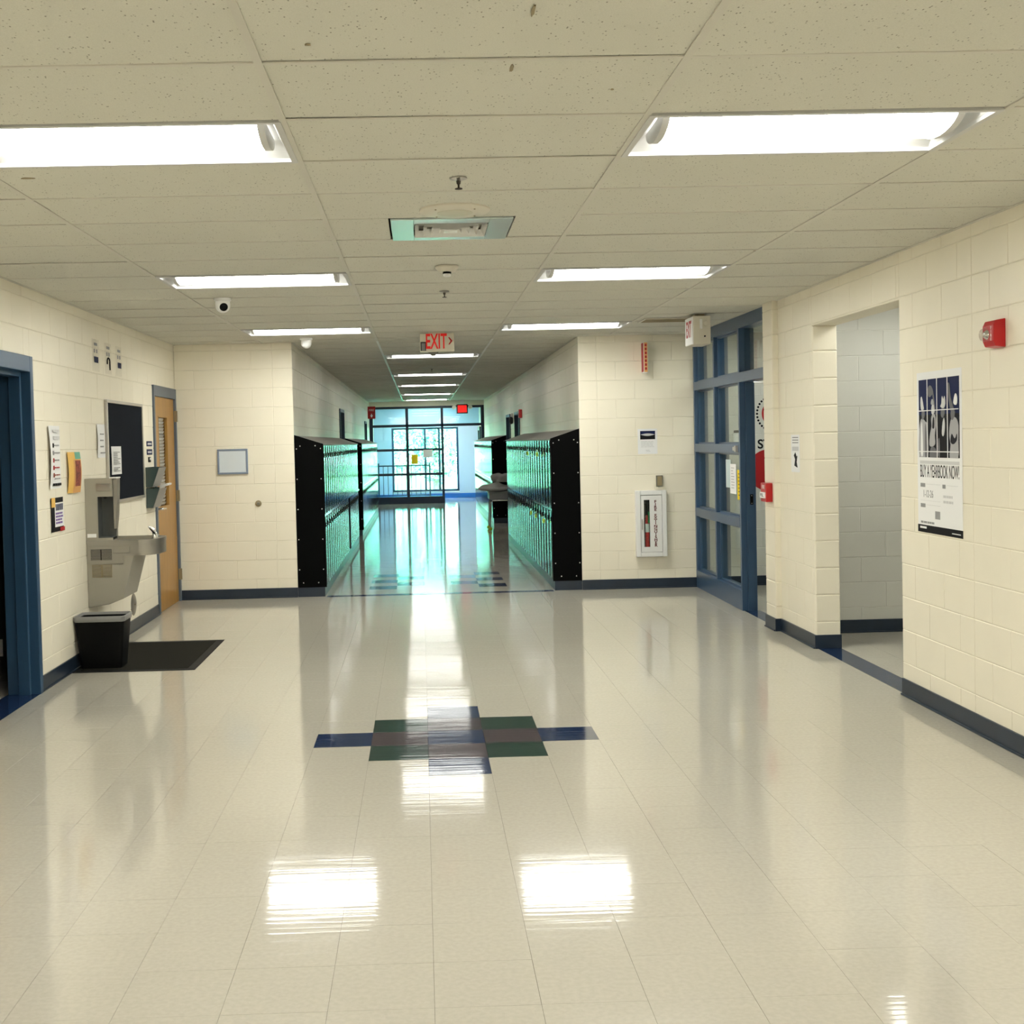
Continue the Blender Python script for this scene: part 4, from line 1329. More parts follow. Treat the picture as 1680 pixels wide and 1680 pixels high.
# two smoked wall pockets
def pocket(z0, z1, label):
    r = empty('wall_pocket', FL.P(11.68, z0, 0), label, 'file holder', 'smoked wall pockets')
    ya, yb = 11.52, 11.84
    box(XL + 0.001, XL + 0.005, ya, yb, z0, z1).build('back_plate', 'smoke', r)
    for y in (ya, yb):
        MB().prism([(XL + 0.004, z0), (XL + 0.06, z0), (XL + 0.125, z1 - 0.005), (XL + 0.004, z1)], y - 0.002, y + 0.002, 1).build('side_plate', 'smoke', r)
    m = MB()
    m.add([(XL + 0.06, ya, z0), (XL + 0.06, yb, z0), (XL + 0.125, yb, z1 - 0.005), (XL + 0.125, ya, z1 - 0.005), (XL + 0.064, ya, z0), (XL + 0.064, yb, z0), (XL + 0.129, yb, z1 - 0.005), (XL + 0.129, ya, z1 - 0.005)],
          [(0, 1, 2, 3), (4, 5, 6, 7), (0, 1, 5, 4), (2, 3, 7, 6), (0, 3, 7, 4), (1, 2, 6, 5)])
    m.build('front_plate', 'smoke2', r)
    box(XL + 0.004, XL + 0.062, ya, yb, z0, z0 + 0.003).build('bottom_plate', 'smoke', r)
pocket(1.25, 1.435, 'smoked plastic wall pocket, upper of two beside the wooden door')
pocket(1.055, 1.24, 'smoked plastic wall pocket, lower of two beside the wooden door')
q = MB(); q.prism([(XL + 0.07, 1.10), (XL + 0.078, 1.10), (XL + 0.125, 1.245), (XL + 0.185, 1.262), (XL + 0.19, 1.276), (XL + 0.175, 1.280), (XL + 0.115, 1.262)], 11.60, 11.78, 1)
q.build('folded_paper', 'paper', label='folded white paper sticking out of the lower wall pocket', cat='paper')

# ------------------------------------------------------------------ far wall things
wb = empty('small_whiteboard', FF.P(-1.985, 1.32, 0), 'small blank whiteboard with a blue grey frame on the far block wall', 'whiteboard')
box(-2.135, -1.835, 12.985, 13.0, 1.33, 1.575).build('board_panel', 'whiteboard', wb)
for nm, q in (('frame_rail', (-2.145, -1.825, 1.565, 1.585)), ('frame_rail', (-2.145, -1.825, 1.32, 1.34)), ('frame_stile', (-2.145, -2.125, 1.34, 1.565)), ('frame_stile', (-1.845, -1.825, 1.34, 1.565))):
    box(q[0], q[1], 12.978, 13.0, q[2], q[3]).build(nm, 'bluegrey', wb, bev=0.004)
kb = empty('wall_knob', (-1.728, 13.0, 1.0), 'small brown round knob on the far block wall', 'valve')  # plain round wall knob, its use not identified
MB().lathe((-1.728, 13.0, 1.004), [(0.034, 0.002), (0.034, -0.008), (0.026, -0.014)], 1, 20).build('rosette', 'tan', kb, smooth=40)
MB().lathe((-1.728, 12.987, 1.004), [(0.012, 0), (0.018, -0.012), (0.012, -0.024)], 1, 14).build('knob_grip', 'fixgrey', kb, smooth=40)
lp = sheet('photo_notice', FF, 2.306, 2.514, 1.43, 1.697, 'paper', 'white notice with a blue lake photograph beside the glazed office front', 'paper')
printed(FF, lp, [(2.332, 2.492, 1.585, 1.675)], 0.002, 'ink', 'printed_photo')
printed(FF, lp, [(2.332, 2.492, 1.640, 1.675)], 0.0028, 'navyink', 'photo_sky')
q = MB(); FF.poly(q, [(2.335 + 0.154 * t, 1.636 + 0.012 * math.sin(PI * t)) for t in [k / 10 for k in range(11)]] + [(2.489 - 0.154 * t, 1.636 - 0.014 * math.sin(PI * t)) for t in [k / 10 for k in range(1, 10)]], 0.003, 0.0038)
q.build('photo_lake', 'paleink', lp)
printed(FF, lp, text_rows(2.34, 2.485, 1.565, 5, 0.014, 0.005, 41, 0.15), 0.002, 'paleink')
printed(FF, lp, [(2.39, 2.43, 1.468, 1.473), (2.395, 2.44, 1.455, 1.459)], 0.002, 'paleink', 'signature')
tb_ = empty('thermostat', FF.P(2.527, 1.082, 0), 'small grey metal thermostat box above the fire extinguisher cabinet', 'thermostat')
q = MB(); FF.box(q, 2.492, 2.562, 1.082, 1.20, 0, 0.028); q.build('cover', 'fixgrey', tb_, bev=0.003)
q = MB(); FF.box(q, 2.502, 2.552, 1.092, 1.19, 0.028, 0.031); q.build('face_plate', 'tan', tb_, bev=0.001)
# fire extinguisher cabinet
fc = empty('extinguisher_cabinet', FF.P(2.425, 0.34, 0), 'white fire extinguisher cabinet with red lettering on the far block wall', 'cabinet')
u0, u1, v0, v1 = 2.262, 2.588, 0.34, 1.043
m = MB()
for r in cut((u0, u1, v0, v1), [(u0 + 0.048, u1 - 0.048, v0 + 0.048, v1 - 0.048)]):
    FF.box(m, r[0], r[1], r[2], r[3], 0, 0.075)
m.build('cabinet_frame', 'white', fc, bev=0.006)
m = MB(); FF.box(m, u0 + 0.048, u1 - 0.048, v0 + 0.048, v1 - 0.048, 0.0, 0.004); m.build('back_panel', 'darkgrey', fc)
m = MB()
SL = (2.345, 2.408, 0.445, 0.945)
for r in cut((u0 + 0.052, u1 - 0.052, v0 + 0.052, v1 - 0.052), [SL]):
    FF.box(m, r[0], r[1], r[2], r[3], 0.058, 0.071)
cd = m.build('door', 'white', fc)
m = MB(); FF.box(m, SL[0], SL[1], SL[2], SL[3], 0.063, 0.066); m.build('pane', 'glass', cd)
m = MB(); FF.box(m, 2.318, 2.328, 0.63, 0.742, 0.071, 0.088); m.build('handle', 'alu', cd, bev=0.002)
text(FF, 2.468, 0.692, 0.0715, 'F\nI\nR\nE\n\nE\nX\nT\nI\nN\nG\nU\nI\nS\nH\nE\nR', 0.038, 'darkred', cd, line=0.765, bold=0.0012, sx=1.25)
fe = empty('fire_extinguisher', FF.P(2.385, 0.40, 0.034), 'red fire extinguisher behind the slit pane of the white cabinet', 'fire extinguisher')
cx, cy = 2.385, 13.0 - 0.032
MB().lathe((cx, cy, 0.392), [(0.020, 0), (0.023, 0.01), (0.023, 0.30), (0.018, 0.36), (0.009, 0.39)], 2, 20).build('cylinder_body', 'red', fe, smooth=40)
MB().lathe((cx, cy, 0.60), [(0.0235, 0), (0.0235, 0.09)], 2, 20).build('label_band', 'paper', fe, smooth=40)
MB().tube([(cx, cy, 0.78), (cx, cy, 0.86), (cx - 0.02, cy, 0.90)], 0.007, 8).build('valve', 'black', fe)
box(cx + 0.004, cx + 0.02, cy - 0.030, cy - 0.028, 0.70, 0.82).build('inspection_tag', 'green', fe)
# projecting fire extinguisher sign above
fs = empty('extinguisher_sign', (2.38, 12.97, 2.29), 'red and white extinguisher sign standing out from the wall above the cabinet', 'sign', 'fire extinguisher signs')
box(2.360, 2.404, 12.86, 13.0, 2.285, 2.61).build('sign_plate', 'paper', fs, bev=0.001)
FS = Face((2.360, 0, 0), (0, -1, 0), (-1, 0, 0))
q = MB(); FS.box(q, -12.99, -12.87, 2.297, 2.60, 0, 0.001); q.build('red_panel', 'redink', fs)
FSF = Face((0, 12.86, 0), (1, 0, 0), (0, -1, 0))
q = MB(); FSF.box(q, 2.364, 2.400, 2.292, 2.603, 0, 0.001); e_ = q.build('edge_panel', 'orange', fs)
for k in range(7):
    printed(FSF, fs, [(2.372, 2.392, 2.315 + k * 0.041, 2.342 + k * 0.041)], 0.001, 'redink', 'lettering')

# ------------------------------------------------------------------ right wall things
ps = sheet('yearbook_poster', FRT, -7.140, -6.545, 1.022, 1.945, 'paper', 'tall white yearbook poster with a dark photo collage', 'poster')
pic = printed(FRT, ps, [(-7.112, -6.575, 1.455, 1.902)], 0.0018, 'photodark', 'printed_picture', 0.0006)
printed(FRT, pic, [(-7.112, -6.575, 1.70, 1.902)], 0.0025, 'navyink', 'night_sky', 0.0004)
_fk = 0
def fig(pts, mat):
    global _fk
    _fk += 1
    q = MB(); FRT.poly(q, pts, 0.0028, 0.0030 + 0.00012 * _fk); q.build('figure', mat, pic)
def circ(u, v, r, k=14, sx=1.0):
    return [(u + r * sx * math.cos(2 * PI * i / k), v + r * math.sin(2 * PI * i / k)) for i in range(k)]
U = lambda t: -7.112 + 0.537 * t
V_ = lambda t: 1.455 + 0.447 * t
def blob(pts, mat):
    """smooth closed outline through the given points"""
    out = []
    n = len(pts)
    for k in range(n):
        p0, p1, p2, p3 = [Vector((U(pts[(k + d) % n][0]), V_(pts[(k + d) % n][1]))) for d in (-1, 0, 1, 2)]
        for t in (0, 0.33, 0.66):
            q = 0.5 * ((2 * p1) + (p2 - p0) * t + (2 * p0 - 5 * p1 + 4 * p2 - p3) * t * t + (3 * p1 - p0 - 3 * p2 + p3) * t ** 3)
            out.append((q.x, max(q.y, V_(0.0))))
    fig(out, mat)
# four people in four strips: long pale gown, jersey and ball, dark jacket, raised arm
blob([(.01, .0), (.0, .30), (.04, .47), (.10, .50), (.17, .46), (.225, .40), (.23, .0)], 'photogrey')
blob([(.045, .05), (.06, .40), (.085, .43), (.10, .05)], 'paper')
blob([(.15, .02), (.16, .40), (.19, .38), (.21, .02)], 'photomid')
blob([(.08, .50), (.075, .58), (.10, .63), (.14, .62), (.155, .55), (.12, .49)], 'photomid')
blob([(.06, .62), (.05, .76), (.085, .78), (.12, .68), (.13, .62)], 'paleink')
blob([(.27, .16), (.29, .30), (.33, .40), (.32, .50), (.37, .56), (.43, .52), (.44, .40), (.41, .28), (.42, .18), (.35, .14)], 'photogrey')
blob([(.35, .38), (.37, .50), (.40, .50), (.40, .38)], 'photodark')
blob([(.335, .56), (.33, .63), (.36, .68), (.40, .66), (.41, .60), (.38, .55)], 'paleink')
blob([(.245, .80), (.24, .88), (.29, .92), (.34, .90), (.37, .84), (.34, .79), (.28, .77)], 'photomid')
blob([(.36, .88), (.39, .80), (.42, .66), (.44, .55), (.42, .55), (.40, .66), (.36, .80)], 'photomid')
blob([(.32, .68), (.34, .74), (.38, .73), (.39, .67)], 'photogrey')
blob([(.28, .0), (.31, .12), (.36, .14), (.44, .10), (.46, .0)], 'photomid')
blob([(.49, .0), (.49, .30), (.53, .44), (.60, .50), (.69, .47), (.725, .32), (.72, .0)], 'ink')
blob([(.59, .30), (.61, .44), (.645, .50), (.665, .44), (.66, .34), (.63, .27)], 'paleink')
blob([(.575, .52), (.57, .58), (.60, .63), (.65, .62), (.66, .56), (.62, .50)], 'photomid')
blob([(.56, .64), (.585, .68), (.60, .77), (.63, .73), (.66, .77), (.68, .68), (.64, .62)], 'paleink')
blob([(.49, .05), (.50, .22), (.53, .24), (.54, .10), (.53, .0)], 'photomid')
blob([(.78, .0), (.80, .16), (.77, .28), (.79, .42), (.84, .50), (.93, .49), (.985, .40), (.98, .20), (.97, .0)], 'photogrey')
blob([(.80, .20), (.83, .30), (.90, .24), (.95, .30), (.95, .22), (.87, .17)], 'photodark')
blob([(.735, .90), (.76, .93), (.785, .90), (.81, .76), (.86, .64), (.91, .56), (.86, .52), (.80, .60), (.76, .74)], 'photomid')
blob([(.82, .48), (.81, .56), (.85, .60), (.89, .58), (.90, .52), (.86, .47)], 'photomid')
blob([(.875, .68), (.90, .76), (.93, .79), (.96, .74), (.95, .66), (.91, .65)], 'paper')
for t in (0.235, 0.48, 0.735):
    printed(FRT, pic, [(U(t) - 0.005, U(t) + 0.005, 1.455, 1.902)], 0.0062, 'paper', 'divider', 0.0003)
for t in (0.075, 0.60):
    printed(FRT, pic, [(-7.112, -6.575, V_(t) - 0.0025, V_(t) + 0.0025)], 0.0067, 'paper', 'divider', 0.0003)
text(FRT, -6.843, 1.372, 0.0018, 'BUY A YEARBOOK NOW!', 0.105, 'ink', ps, sx=0.43, bold=0.0)
printed(FRT, ps, [(-7.105, -6.58, 1.417, 1.436)], 0.0018, 'paleink', 'tinted_line', 0.0003)
printed(FRT, ps, [(-7.10, -7.035, 1.283, 1.305), (-6.80, -6.76, 1.283, 1.305), (-7.10, -7.035, 1.165, 1.187), (-6.90, -6.835, 1.105, 1.150)], 0.0018, 'greyink', 'caption_block')
printed(FRT, ps, [(-7.02, -6.83, 1.300, 1.302), (-6.74, -6.60, 1.300, 1.302), (-7.02, -6.83, 1.180, 1.182), (-7.10, -6.83, 1.205, 1.2065)], 0.0018, 'paleink', 'rule_line')
text(FRT, -6.995, 1.243, 0.0018, '1-12-26', 0.06, 'greyink', ps, name='handwriting', sx=0.75)
printed(FRT, ps, text_rows(-6.79, -6.64, 1.245, 2, 0.030, 0.014, 53, 0.3), 0.0018, 'paleink', 'handwriting')
printed(FRT, ps, text_rows(-7.10, -6.90, 1.085, 1, 0.02, 0.012, 61, 0.1), 0.0018, 'greyink', 'web_line')
ft = printed(FRT, ps, [(-7.142, -6.543, 1.020, 1.063)], 0.0018, 'ink', 'footer_band')
printed(FRT, ft, [(-7.11, -7.02, 1.042, 1.054), (-6.68, -6.57, 1.036, 1.041)], 0.0025, 'paper', 'footer_mark')
# strobe alarm
sa = empty('fire_alarm_strobe', FRT.P(-6.11, 2.01, 0), 'red fire alarm with a clear strobe bulb above the yearbook poster', 'fire alarm', 'fire alarms')
m = MB()
m.prism([(XR, 2.015), (XR - 0.050, 2.022), (XR - 0.062, 2.05), (XR - 0.062, 2.125), (XR - 0.050, 2.15), (XR, 2.158)], 6.045, 6.165, 1)
m.build('housing', 'red', sa, bev=0.004)
MB().lathe((XR - 0.055, 6.118, 2.082), [(0.036, 0.0), (0.036, -0.016), (0.028, -0.034), (0.012, -0.042)], 0, 20).build('strobe_bulb', 'clear', sa, smooth=50)
MB().lathe((XR - 0.056, 6.118, 2.082), [(0.030, 0.0), (0.014, -0.020), (0.006, -0.022)], 0, 16).build('reflector', 'chrome', sa, smooth=50)
text(FRT, -6.072, 2.085, 0.0624, 'F\nI\nR\nE', 0.022, 'paper', sa, line=0.85)
# note on the wall between opening and pilaster
nt_ = sheet('dress_notice', FRT, -9.60, -9.385, 1.31, 1.60, 'paper', 'white notice with a small dark figure between pilaster and side hall', 'paper')
printed(FRT, nt_, [(-9.565, -9.415, 1.575 - k * 0.02, 1.583 - k * 0.02) for k in range(3)], 0.002, 'greyink')
printed(FRT, nt_, [(-9.57, -9.41, 1.475, 1.508)], 0.002, 'paleink', 'grey_band')
q = MB(); FRT.poly(q, [(-9.52, 1.36), (-9.50, 1.41), (-9.53, 1.44), (-9.49, 1.465), (-9.46, 1.43), (-9.44, 1.44), (-9.46, 1.39), (-9.44, 1.345), (-9.47, 1.35)], 0.002, 0.0026); q.build('dark_figure', 'ink', nt_)
# pull station on the pilaster
pu = empty('pull_station', FPS.P(-10.05, 1.055, 0), 'red fire pull station on the narrow block pilaster', 'fire alarm', 'fire alarms')
box(2.812, 2.868, 9.965, 10.125, 1.055, 1.21).build('housing', 'red', pu, bev=0.006)
PU = Face((0, 9.965, 0), (1, 0, 0), (0, -1, 0))
box(2.800, 2.813, 9.98, 10.11, 1.085, 1.135).build('pull_handle', 'paper', pu, bev=0.003)
FPU = Face((2.812, 0, 0), (0, -1, 0), (-1, 0, 0))
text(FPU, -10.045, 1.175, 0.0004, 'FIRE', 0.045, 'paper', pu)
text(Face((2.80, 0, 0), (0, -1, 0), (-1, 0, 0)), -10.045, 1.11, 0.0004, 'PULL', 0.04, 'ink', pu)

# sheets on the office glass
gF = Face((gx, 0, 0), (0, -1, 0), (-1, 0, 0))
p = sheet('door_notice', gF, -11.86, -11.67, 1.105, 1.375, 'palepaper', 'pale blue sheet on the office glass, farthest from the doorway', 'paper', n0=0.0015)
p = sheet('door_notice', gF, -11.69, -11.47, 1.053, 1.335, 'paper', 'white printed sheet on the office glass beside the yellow one', 'paper', n0=0.0035)
printed(gF, p, text_rows(-11.65, -11.51, 1.30, 8, 0.027, 0.005, 71, 0.5), 0.0045, 'greyink')
p = sheet('door_notice', gF, -11.43, -11.225, 1.003, 1.283, 'yellow', 'bright yellow printed sheet on the office glass', 'paper', n0=0.0025)
printed(gF, p, text_rows(-11.39, -11.26, 1.25, 7, 0.033, 0.008, 72, 0.4), 0.0035, 'ink')
# vinyl graphics on the office wall
dk = MB()
FO.poly(dk, circ(3.70, 1.228, 0.222, 40), 0.0005, 0.002)
dk.build('wall_decal', 'redink', label='large dark red disc graphic on the office wall', cat='wall decal')
lg = empty('round_emblem', FO.P(3.72, 1.66, 0), 'round emblem with a dark dotted ring and red centre on the office wall', 'emblem')
q = MB(); FO.poly(q, circ(3.735, 1.83, 0.125, 32, 0.80), 0.0005, 0.002); q.build('red_centre', 'redink', lg)
for k in range(30):
    t = 2 * PI * k / 30
    q = MB(); FO.poly(q, circ(3.735 + 0.150 * math.cos(t), 1.83 + 0.175 * math.sin(t), 0.012, 8), 0.0005, 0.002); q.build('ring_dot', 'ink', lg)
wd = empty('wall_lettering', FO.P(3.64, 1.45, 0), 'black ST lettering above the red disc on the office wall', 'lettering')
text(FO, 3.585, 1.502, 0.0012, 'ST', 0.135, 'ink', wd, align='LEFT', bold=0.003)
# sanitiser dispenser on the office wall
sn = empty('soap_dispenser', FO.P(3.36, 1.50, 0), 'white wall dispenser seen through the office glass', 'dispenser')
q = MB(); FO.box(q, 3.325, 3.39, 1.50, 1.63, 0, 0.09); q.build('housing', 'white', sn, bev=0.012)
q = MB(); FO.box(q, 3.33, 3.385, 1.632, 1.66, 0, 0.08); q.build('lid', 'black', sn, bev=0.008)

# ------------------------------------------------------------------ lockers
def locker_door_mesh(h):
    """door seen from its front, local: u width, v height, n out"""
    m = MB()
    w = 0.256
    F = Face((0, 0, 0), (0, 1, 0), (1, 0, 0))
    # sheet steel pan, very slightly bowed across its width
    K = 12
    prof = [(-w / 2, 0.0), (w / 2, 0.0)] + [(w / 2 - w * k / K, 0.013 + 0.0065 * math.sin(PI * k / K)) for k in range(K + 1)]
    vs = [F.P(u, 0, n) for u, n in prof] + [F.P(u, h, n) for u, n in prof]
    n = len(prof)
    m.add(vs, [tuple(range(n))[::-1], tuple(range(n, 2 * n))] + [(i, (i + 1) % n, n + (i + 1) % n, n + i) for i in range(n)])
    for k in range(4):
        F.box(m, -0.05, 0.05, h - 0.075 - k * 0.022, h - 0.067 - k * 0.022, 0.012, 0.0205)
        F.box(m, -0.05, 0.05, 0.06 + k * 0.022, 0.068 + k * 0.022, 0.012, 0.0205)
    me = m.mesh('locker_door')
    me.shade_smooth()
    me.set_sharp_from_angle(angle=math.radians(20))
    me.materials.append(M['locker'])
    return me
_dm = {h: locker_door_mesh(h) for h in (0.725, 0.735)}
_hm = MB()
_hF = Face((0, 0, 0), (0, 1, 0), (1, 0, 0))
_hF.box(_hm, -0.016, 0.016, -0.05, 0.05, 0.012, 0.020)
_hF.box(_hm, -0.008, 0.008, -0.02, 0.03, 0.020, 0.030)
_hm = _hm.mesh('handle')
_hm.materials.append(M['locker'])

def locker_bank(F, wallx, frontx, ya, yb, label, ajar=None, front_end=True):
    s = 1 if frontx > wallx else -1
    r = empty('locker_bank', ((wallx + frontx) / 2, ya, 0), label, 'lockers', 'corridor locker banks')
    fx = frontx - s * 0.02
    MB().prism([(wallx, 0.10), (fx, 0.10), (fx, 1.60), (wallx, 1.60)], ya + 0.012, yb, 1).build('body', 'lockerend', r)
    MB().prism([(wallx, 1.60), (frontx, 1.60), (frontx, 1.612), (wallx, 1.712)], ya + 0.012, yb, 1).build('sloping_top', 'lockertop', r)
    box(min(wallx, fx), max(wallx, fx), ya + 0.004, yb, 0, 0.10).build('plinth', 'navybase', r)
    # front rails
    box(min(fx, frontx), max(fx, frontx), ya + 0.012, yb, 0.848, 0.872).build('tier_rail', 'locker', r)
    e = MB().prism([(wallx, 0.10), (frontx, 0.10), (frontx, 1.618), (wallx, 1.718)], ya, ya + 0.012, 1).build('end_panel', 'lockerend', r)
    bm_ = MB().lathe((0, 0, 0), [(0.0065, 0), (0.005, -0.004)], 1, 8).mesh('bolt')
    bm_.materials.append(M['bolt'])
    for k in range(5):
        for x in (wallx + s * 0.022, frontx - s * 0.03):
            o = bpy.data.objects.new('bolt', bm_)
            o.location = Vector((x, ya, 0.29 + 0.32 * k)) - wloc(e)
            o.parent = e
            COL.objects.link(o)
    for x in (wallx + s * 0.06, wallx + s * 0.22):
        for z in (0.15, 1.60):
            o = bpy.data.objects.new('bolt', bm_)
            o.location = Vector((x, ya, z)) - wloc(e)
            o.parent = e
            COL.objects.link(o)
    n = int((yb - ya - 0.02) / 0.3048)
    rz = 0 if s > 0 else PI
    for k in range(n):
        y = ya + 0.02 + 0.3048 * (k + 0.5)
        for tier, (z, h) in enumerate(((0.115, 0.725), (0.872, 0.725))):
            d = bpy.data.objects.new('locker_door', _dm[h])
            d.location = Vector((fx, y, z)) - wloc(r)
            d.rotation_euler = (0, 0, rz + random.gauss(0, 0.003))
            d.parent = r
            COL.objects.link(d)
            if ajar is not None and (k, tier) == ajar:
                a = math.radians(20) * (1 if s < 0 else -1)
                hinge = Vector((fx, y + 0.128, z))
                off = Matrix.Rotation(a, 3, 'Z') @ Vector((0, -0.128, 0))
                d.location = hinge + off - wloc(r) + Vector((s * 0.012, 0, 0))
                d.rotation_euler = (0, 0, rz + a)
            hd = bpy.data.objects.new('handle', _hm)
            hd.location = (0, -0.09 if s > 0 else 0.09, h * (0.88 if tier == 0 else 0.85))
            hd.parent = d
            COL.objects.link(hd)
    return r
locker_bank(FCL, CXL, LFX, YF, 20.2, 'black locker bank with a bolted end panel on the fountain side of the corridor mouth', ajar=(14, 0))
locker_bank(FCL, CXL, LFX, 21.5, 29.3, 'black locker bank further down the fountain side of the corridor')
locker_bank(FCR, CXR, RFX, YF, 19.95, 'black locker bank with a bolted end panel on the extinguisher side of the corridor mouth')
locker_bank(FCR, CXR, RFX, 23.9, 31.6, 'black locker bank further down the corridor behind the grey desk')
# padlocks hanging on the nearest right-hand lockers
def padlock(y, z, label):
    r = empty('padlock', (RFX - 0.045, y, z), label, 'padlock', 'padlocks on the lockers')
    x = RFX - 0.034
    MB().lathe((x, y, z), [(0.020, 0.012), (0.026, 0.006), (0.026, -0.006), (0.020, -0.012)], 0, 18).build('lock_body', 'tennis', r, smooth=40)
    MB().tube([(x, y - 0.014, z + 0.018)] + [(x, y - 0.014 * math.cos(t), z + 0.036 + 0.014 * math.sin(t)) for t in [PI * k / 6 for k in range(7)]] + [(x, y + 0.014, z + 0.018)], 0.0035, 6).build('shackle', 'chrome', r)
padlock(13.55, 0.71, 'yellow-green padlock on the nearest lower locker door by the end panel')
padlock(14.47, 0.71, 'yellow-green padlock on a lower locker door, second from the end panel')
padlock(15.1, 0.71, 'yellow-green padlock on a lower locker door, third from the end panel')
padlock(14.16, 1.44, 'yellow-green padlock on an upper locker door close to the end panel')
padlock(15.4, 1.44, 'yellow-green padlock on an upper locker door farther from the end panel')

# corridor wall bits
ra = empty('corridor_alarm', FCR.P(-20.3, 1.98, 0), 'small red fire alarm on the corridor wall above the lockers', 'fire alarm', 'fire alarms')
q = MB(); FCR.box(q, -20.37, -20.23, 1.975, 2.115, 0, 0.055); q.build('housing', 'red', ra, bev=0.006)
MB().lathe((CXR - 0.055, 20.3, 2.03), [(0.028, 0), (0.018, -0.02)], 0, 14).build('strobe_bulb', 'clear', ra)
r = empty('room_sign', FCL.P(21.55, 2.1, 0), 'small white room sign beside the first corridor door on the fountain side', 'sign')
q = MB(); FCL.box(q, 21.5, 21.72, 2.08, 2.19, 0.0, 0.006); q.build('sign_plate', 'paper', r)
q = MB(); FCL.box(q, 21.55, 21.67, 2.12, 2.15, 0.006, 0.007); q.build('lettering', 'greyink', r)
r = empty('wall_bell', FCR.P(-22.3, 1.97, 0), 'small dark round bell between the two corridor doors', 'bell')
MB().lathe((CXR, 22.3, 1.97), [(0.05, 0), (0.07, -0.02), (0.065, -0.05), (0.03, -0.07)], 0, 18).build('gong', 'darkgrey', r, smooth=40)
q = MB(); FCR.box(q, -22.33, -22.27, 2.03, 2.10, 0, 0.03); q.build('backbox', 'alu', r)
fz = empty('extinguisher_sign', (-1.25, 31.5, 2.24), 'dark red extinguisher sign with a white arrow near the end doors', 'sign', 'fire extinguisher signs')
box(CXL, -1.141, 31.48, 31.50, 2.242, 2.556).build('sign_plate', 'redink', fz)
FZ = Face((0, 31.48, 0), (1, 0, 0), (0, -1, 0))
q = MB(); FZ.poly(q, [(-1.25, 2.37), (-1.23, 2.37), (-1.23, 2.33), (-1.205, 2.33), (-1.24, 2.27), (-1.275, 2.33), (-1.25, 2.33)], 0, 0.002); q.build('arrow', 'paper', fz)
text(FZ, -1.24, 2.46, 0.001, 'FIRE', 0.075, 'paper', fz)
# notices on the entrance glass
FE_ = Face((0, YE - 0.006, 0), (1, 0, 0), (0, -1, 0))
p = sheet('door_notice', FE_, -0.251, -0.08, 1.046, 1.291, 'yellow', 'yellow sheet on the glass of the end entrance frame', 'paper')
p = sheet('door_notice', Face((0, YE - 0.055, 0), (1, 0, 0), (0, -1, 0)), 0.058, 0.31, 1.214, 1.413, 'paper', 'white sheet on the rail of the end entrance frame', 'paper')
# stair railing in the vestibule
ra = empty('stair_railing', (-0.47, 33.6, 0), 'dark blue metal stair railing behind the end entrance glass', 'railing')
for x in (-1.167, 0.231):
    box(x - 0.02, x + 0.02, 33.58, 33.62, 0, 1.06).build('post', 'frame2', ra)
box(-1.167, 0.231, 33.58, 33.62, 0.965, 1.0).build('top_rail', 'frame2', ra)
box(-1.167, 0.231, 33.585, 33.615, 0.155, 0.18).build('bottom_rail', 'frame2', ra)
for k in range(1, 11):
    x = -1.167 + 1.398 * k / 11
    box(x - 0.008, x + 0.008, 33.59, 33.61, 0.18, 0.965).build('baluster', 'frame2', ra)

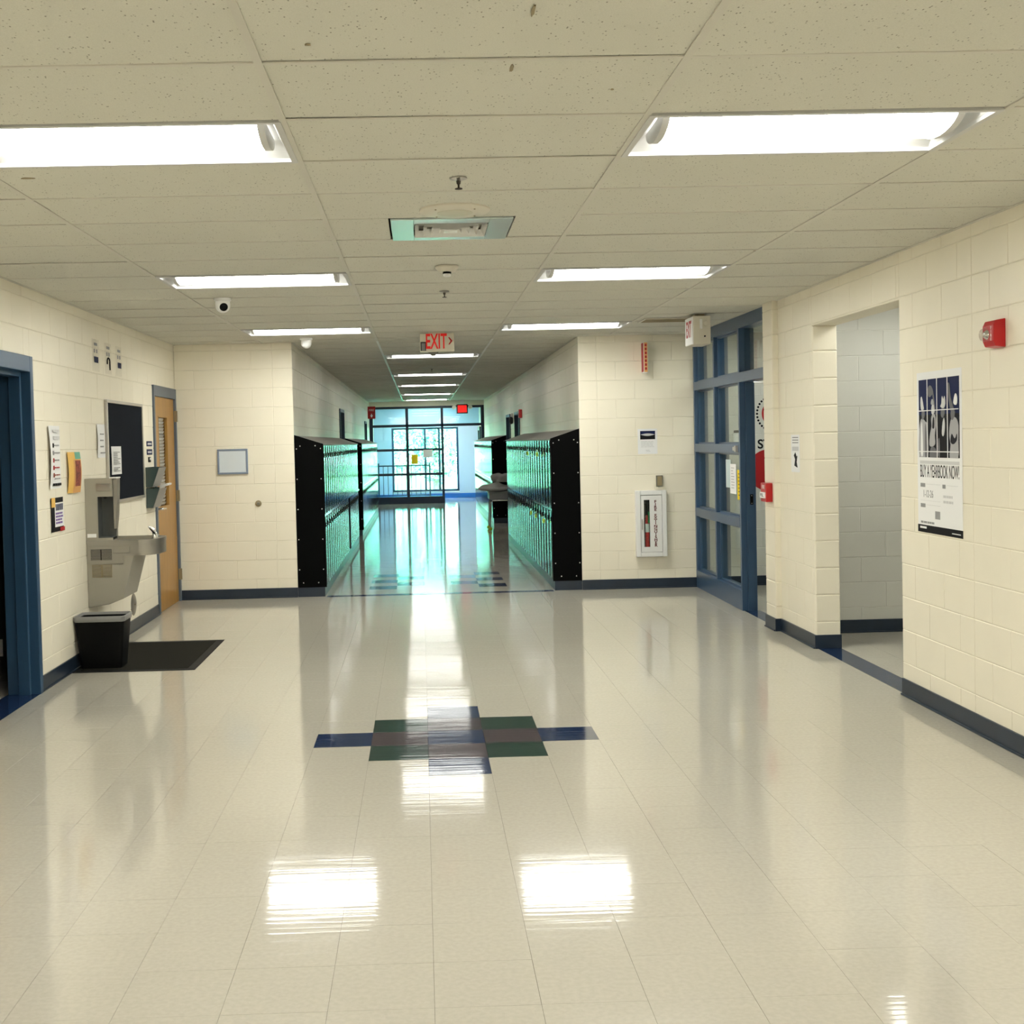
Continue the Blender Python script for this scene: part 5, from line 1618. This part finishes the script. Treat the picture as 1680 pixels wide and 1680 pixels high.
# ------------------------------------------------------------------ desk with a bundle of cloth
dx0, dx1, dy0, dy1, dz = 1.20, 1.66, 21.8, 22.4, 0.70
dk_ = empty('school_desk', ((dx0 + dx1) / 2, (dy0 + dy1) / 2, 0), 'grey school desk with chrome legs on tennis balls in the corridor', 'desk')
box(dx0 - 0.02, dx1 + 0.01, dy0 - 0.02, dy1 + 0.02, dz - 0.02, dz).build('desk_top', 'deskgrey', dk_, bev=0.006)
box(dx0, dx1, dy0, dy1, dz - 0.14, dz - 0.02).build('book_box', 'deskgrey', dk_, bev=0.006)
for y in (dy0 + 0.05, dy1 - 0.05):
    MB().tube([(dx0 + 0.01, y, 0.03), (dx0 + 0.03, y, dz - 0.20), (dx0 + 0.06, y, dz - 0.155), (dx1 - 0.06, y, dz - 0.155), (dx1 - 0.03, y, dz - 0.20), (dx1 - 0.01, y, 0.03)], 0.014, 10).build('leg_frame', 'chrome', dk_, smooth=50)
    for x in (dx0 + 0.01, dx1 - 0.01):
        MB().lathe((x, y, 0.034), [(0.034 * math.sin(PI * k / 8) + 0.001, -0.034 * math.cos(PI * k / 8)) for k in range(9)], 2, 14).build('tennis_ball', 'tennis', dk_, smooth=60)
def bundle(name, cx, cy, cz, rx, ry, rz_, seed, label):
    rn = random.Random(seed)
    bm = bmesh.new()
    bmesh.ops.create_icosphere(bm, subdivisions=4, radius=1)
    ph = [(Vector((rn.gauss(0, 1), rn.gauss(0, 1), rn.gauss(0, 1))) * rn.uniform(2, 5), rn.uniform(0, 6), rn.uniform(0.03, 0.10)) for _ in range(9)]
    for v in bm.verts:
        d = 1 + sum(a * math.sin(k.dot(v.co) + p_) for k, p_, a in ph)
        c = v.co * d
        v.co = Vector((c.x * rx, c.y * ry, max(c.z * rz_, -rz_ * 0.55)))
    me = bpy.data.meshes.new(name)
    bm.to_mesh(me); bm.free()
    me.materials.append(M['cloth'])
    me.shade_smooth()
    o = bpy.data.objects.new(name, me)
    lo = min(v.co.z for v in me.vertices)
    o.location = (cx, cy, cz - lo)
    COL.objects.link(o)
    tag(o, label, 'cloth')
    return o
low = bundle('folded_cloth', 1.32, 22.02, dz + 0.001, 0.27, 0.22, 0.095, 5, 'grey cloth spread over the edge of the grey desk')
_top = max((low.location.z + v.co.z for v in low.data.vertices if (Vector((low.location.x + v.co.x - 1.44, low.location.y + v.co.y - 22.03))).length < 0.15))
bundle('crumpled_cloth', 1.44, 22.03, _top + 0.001, 0.16, 0.16, 0.10, 9, 'crumpled grey cloth heaped on top of the other on the desk')
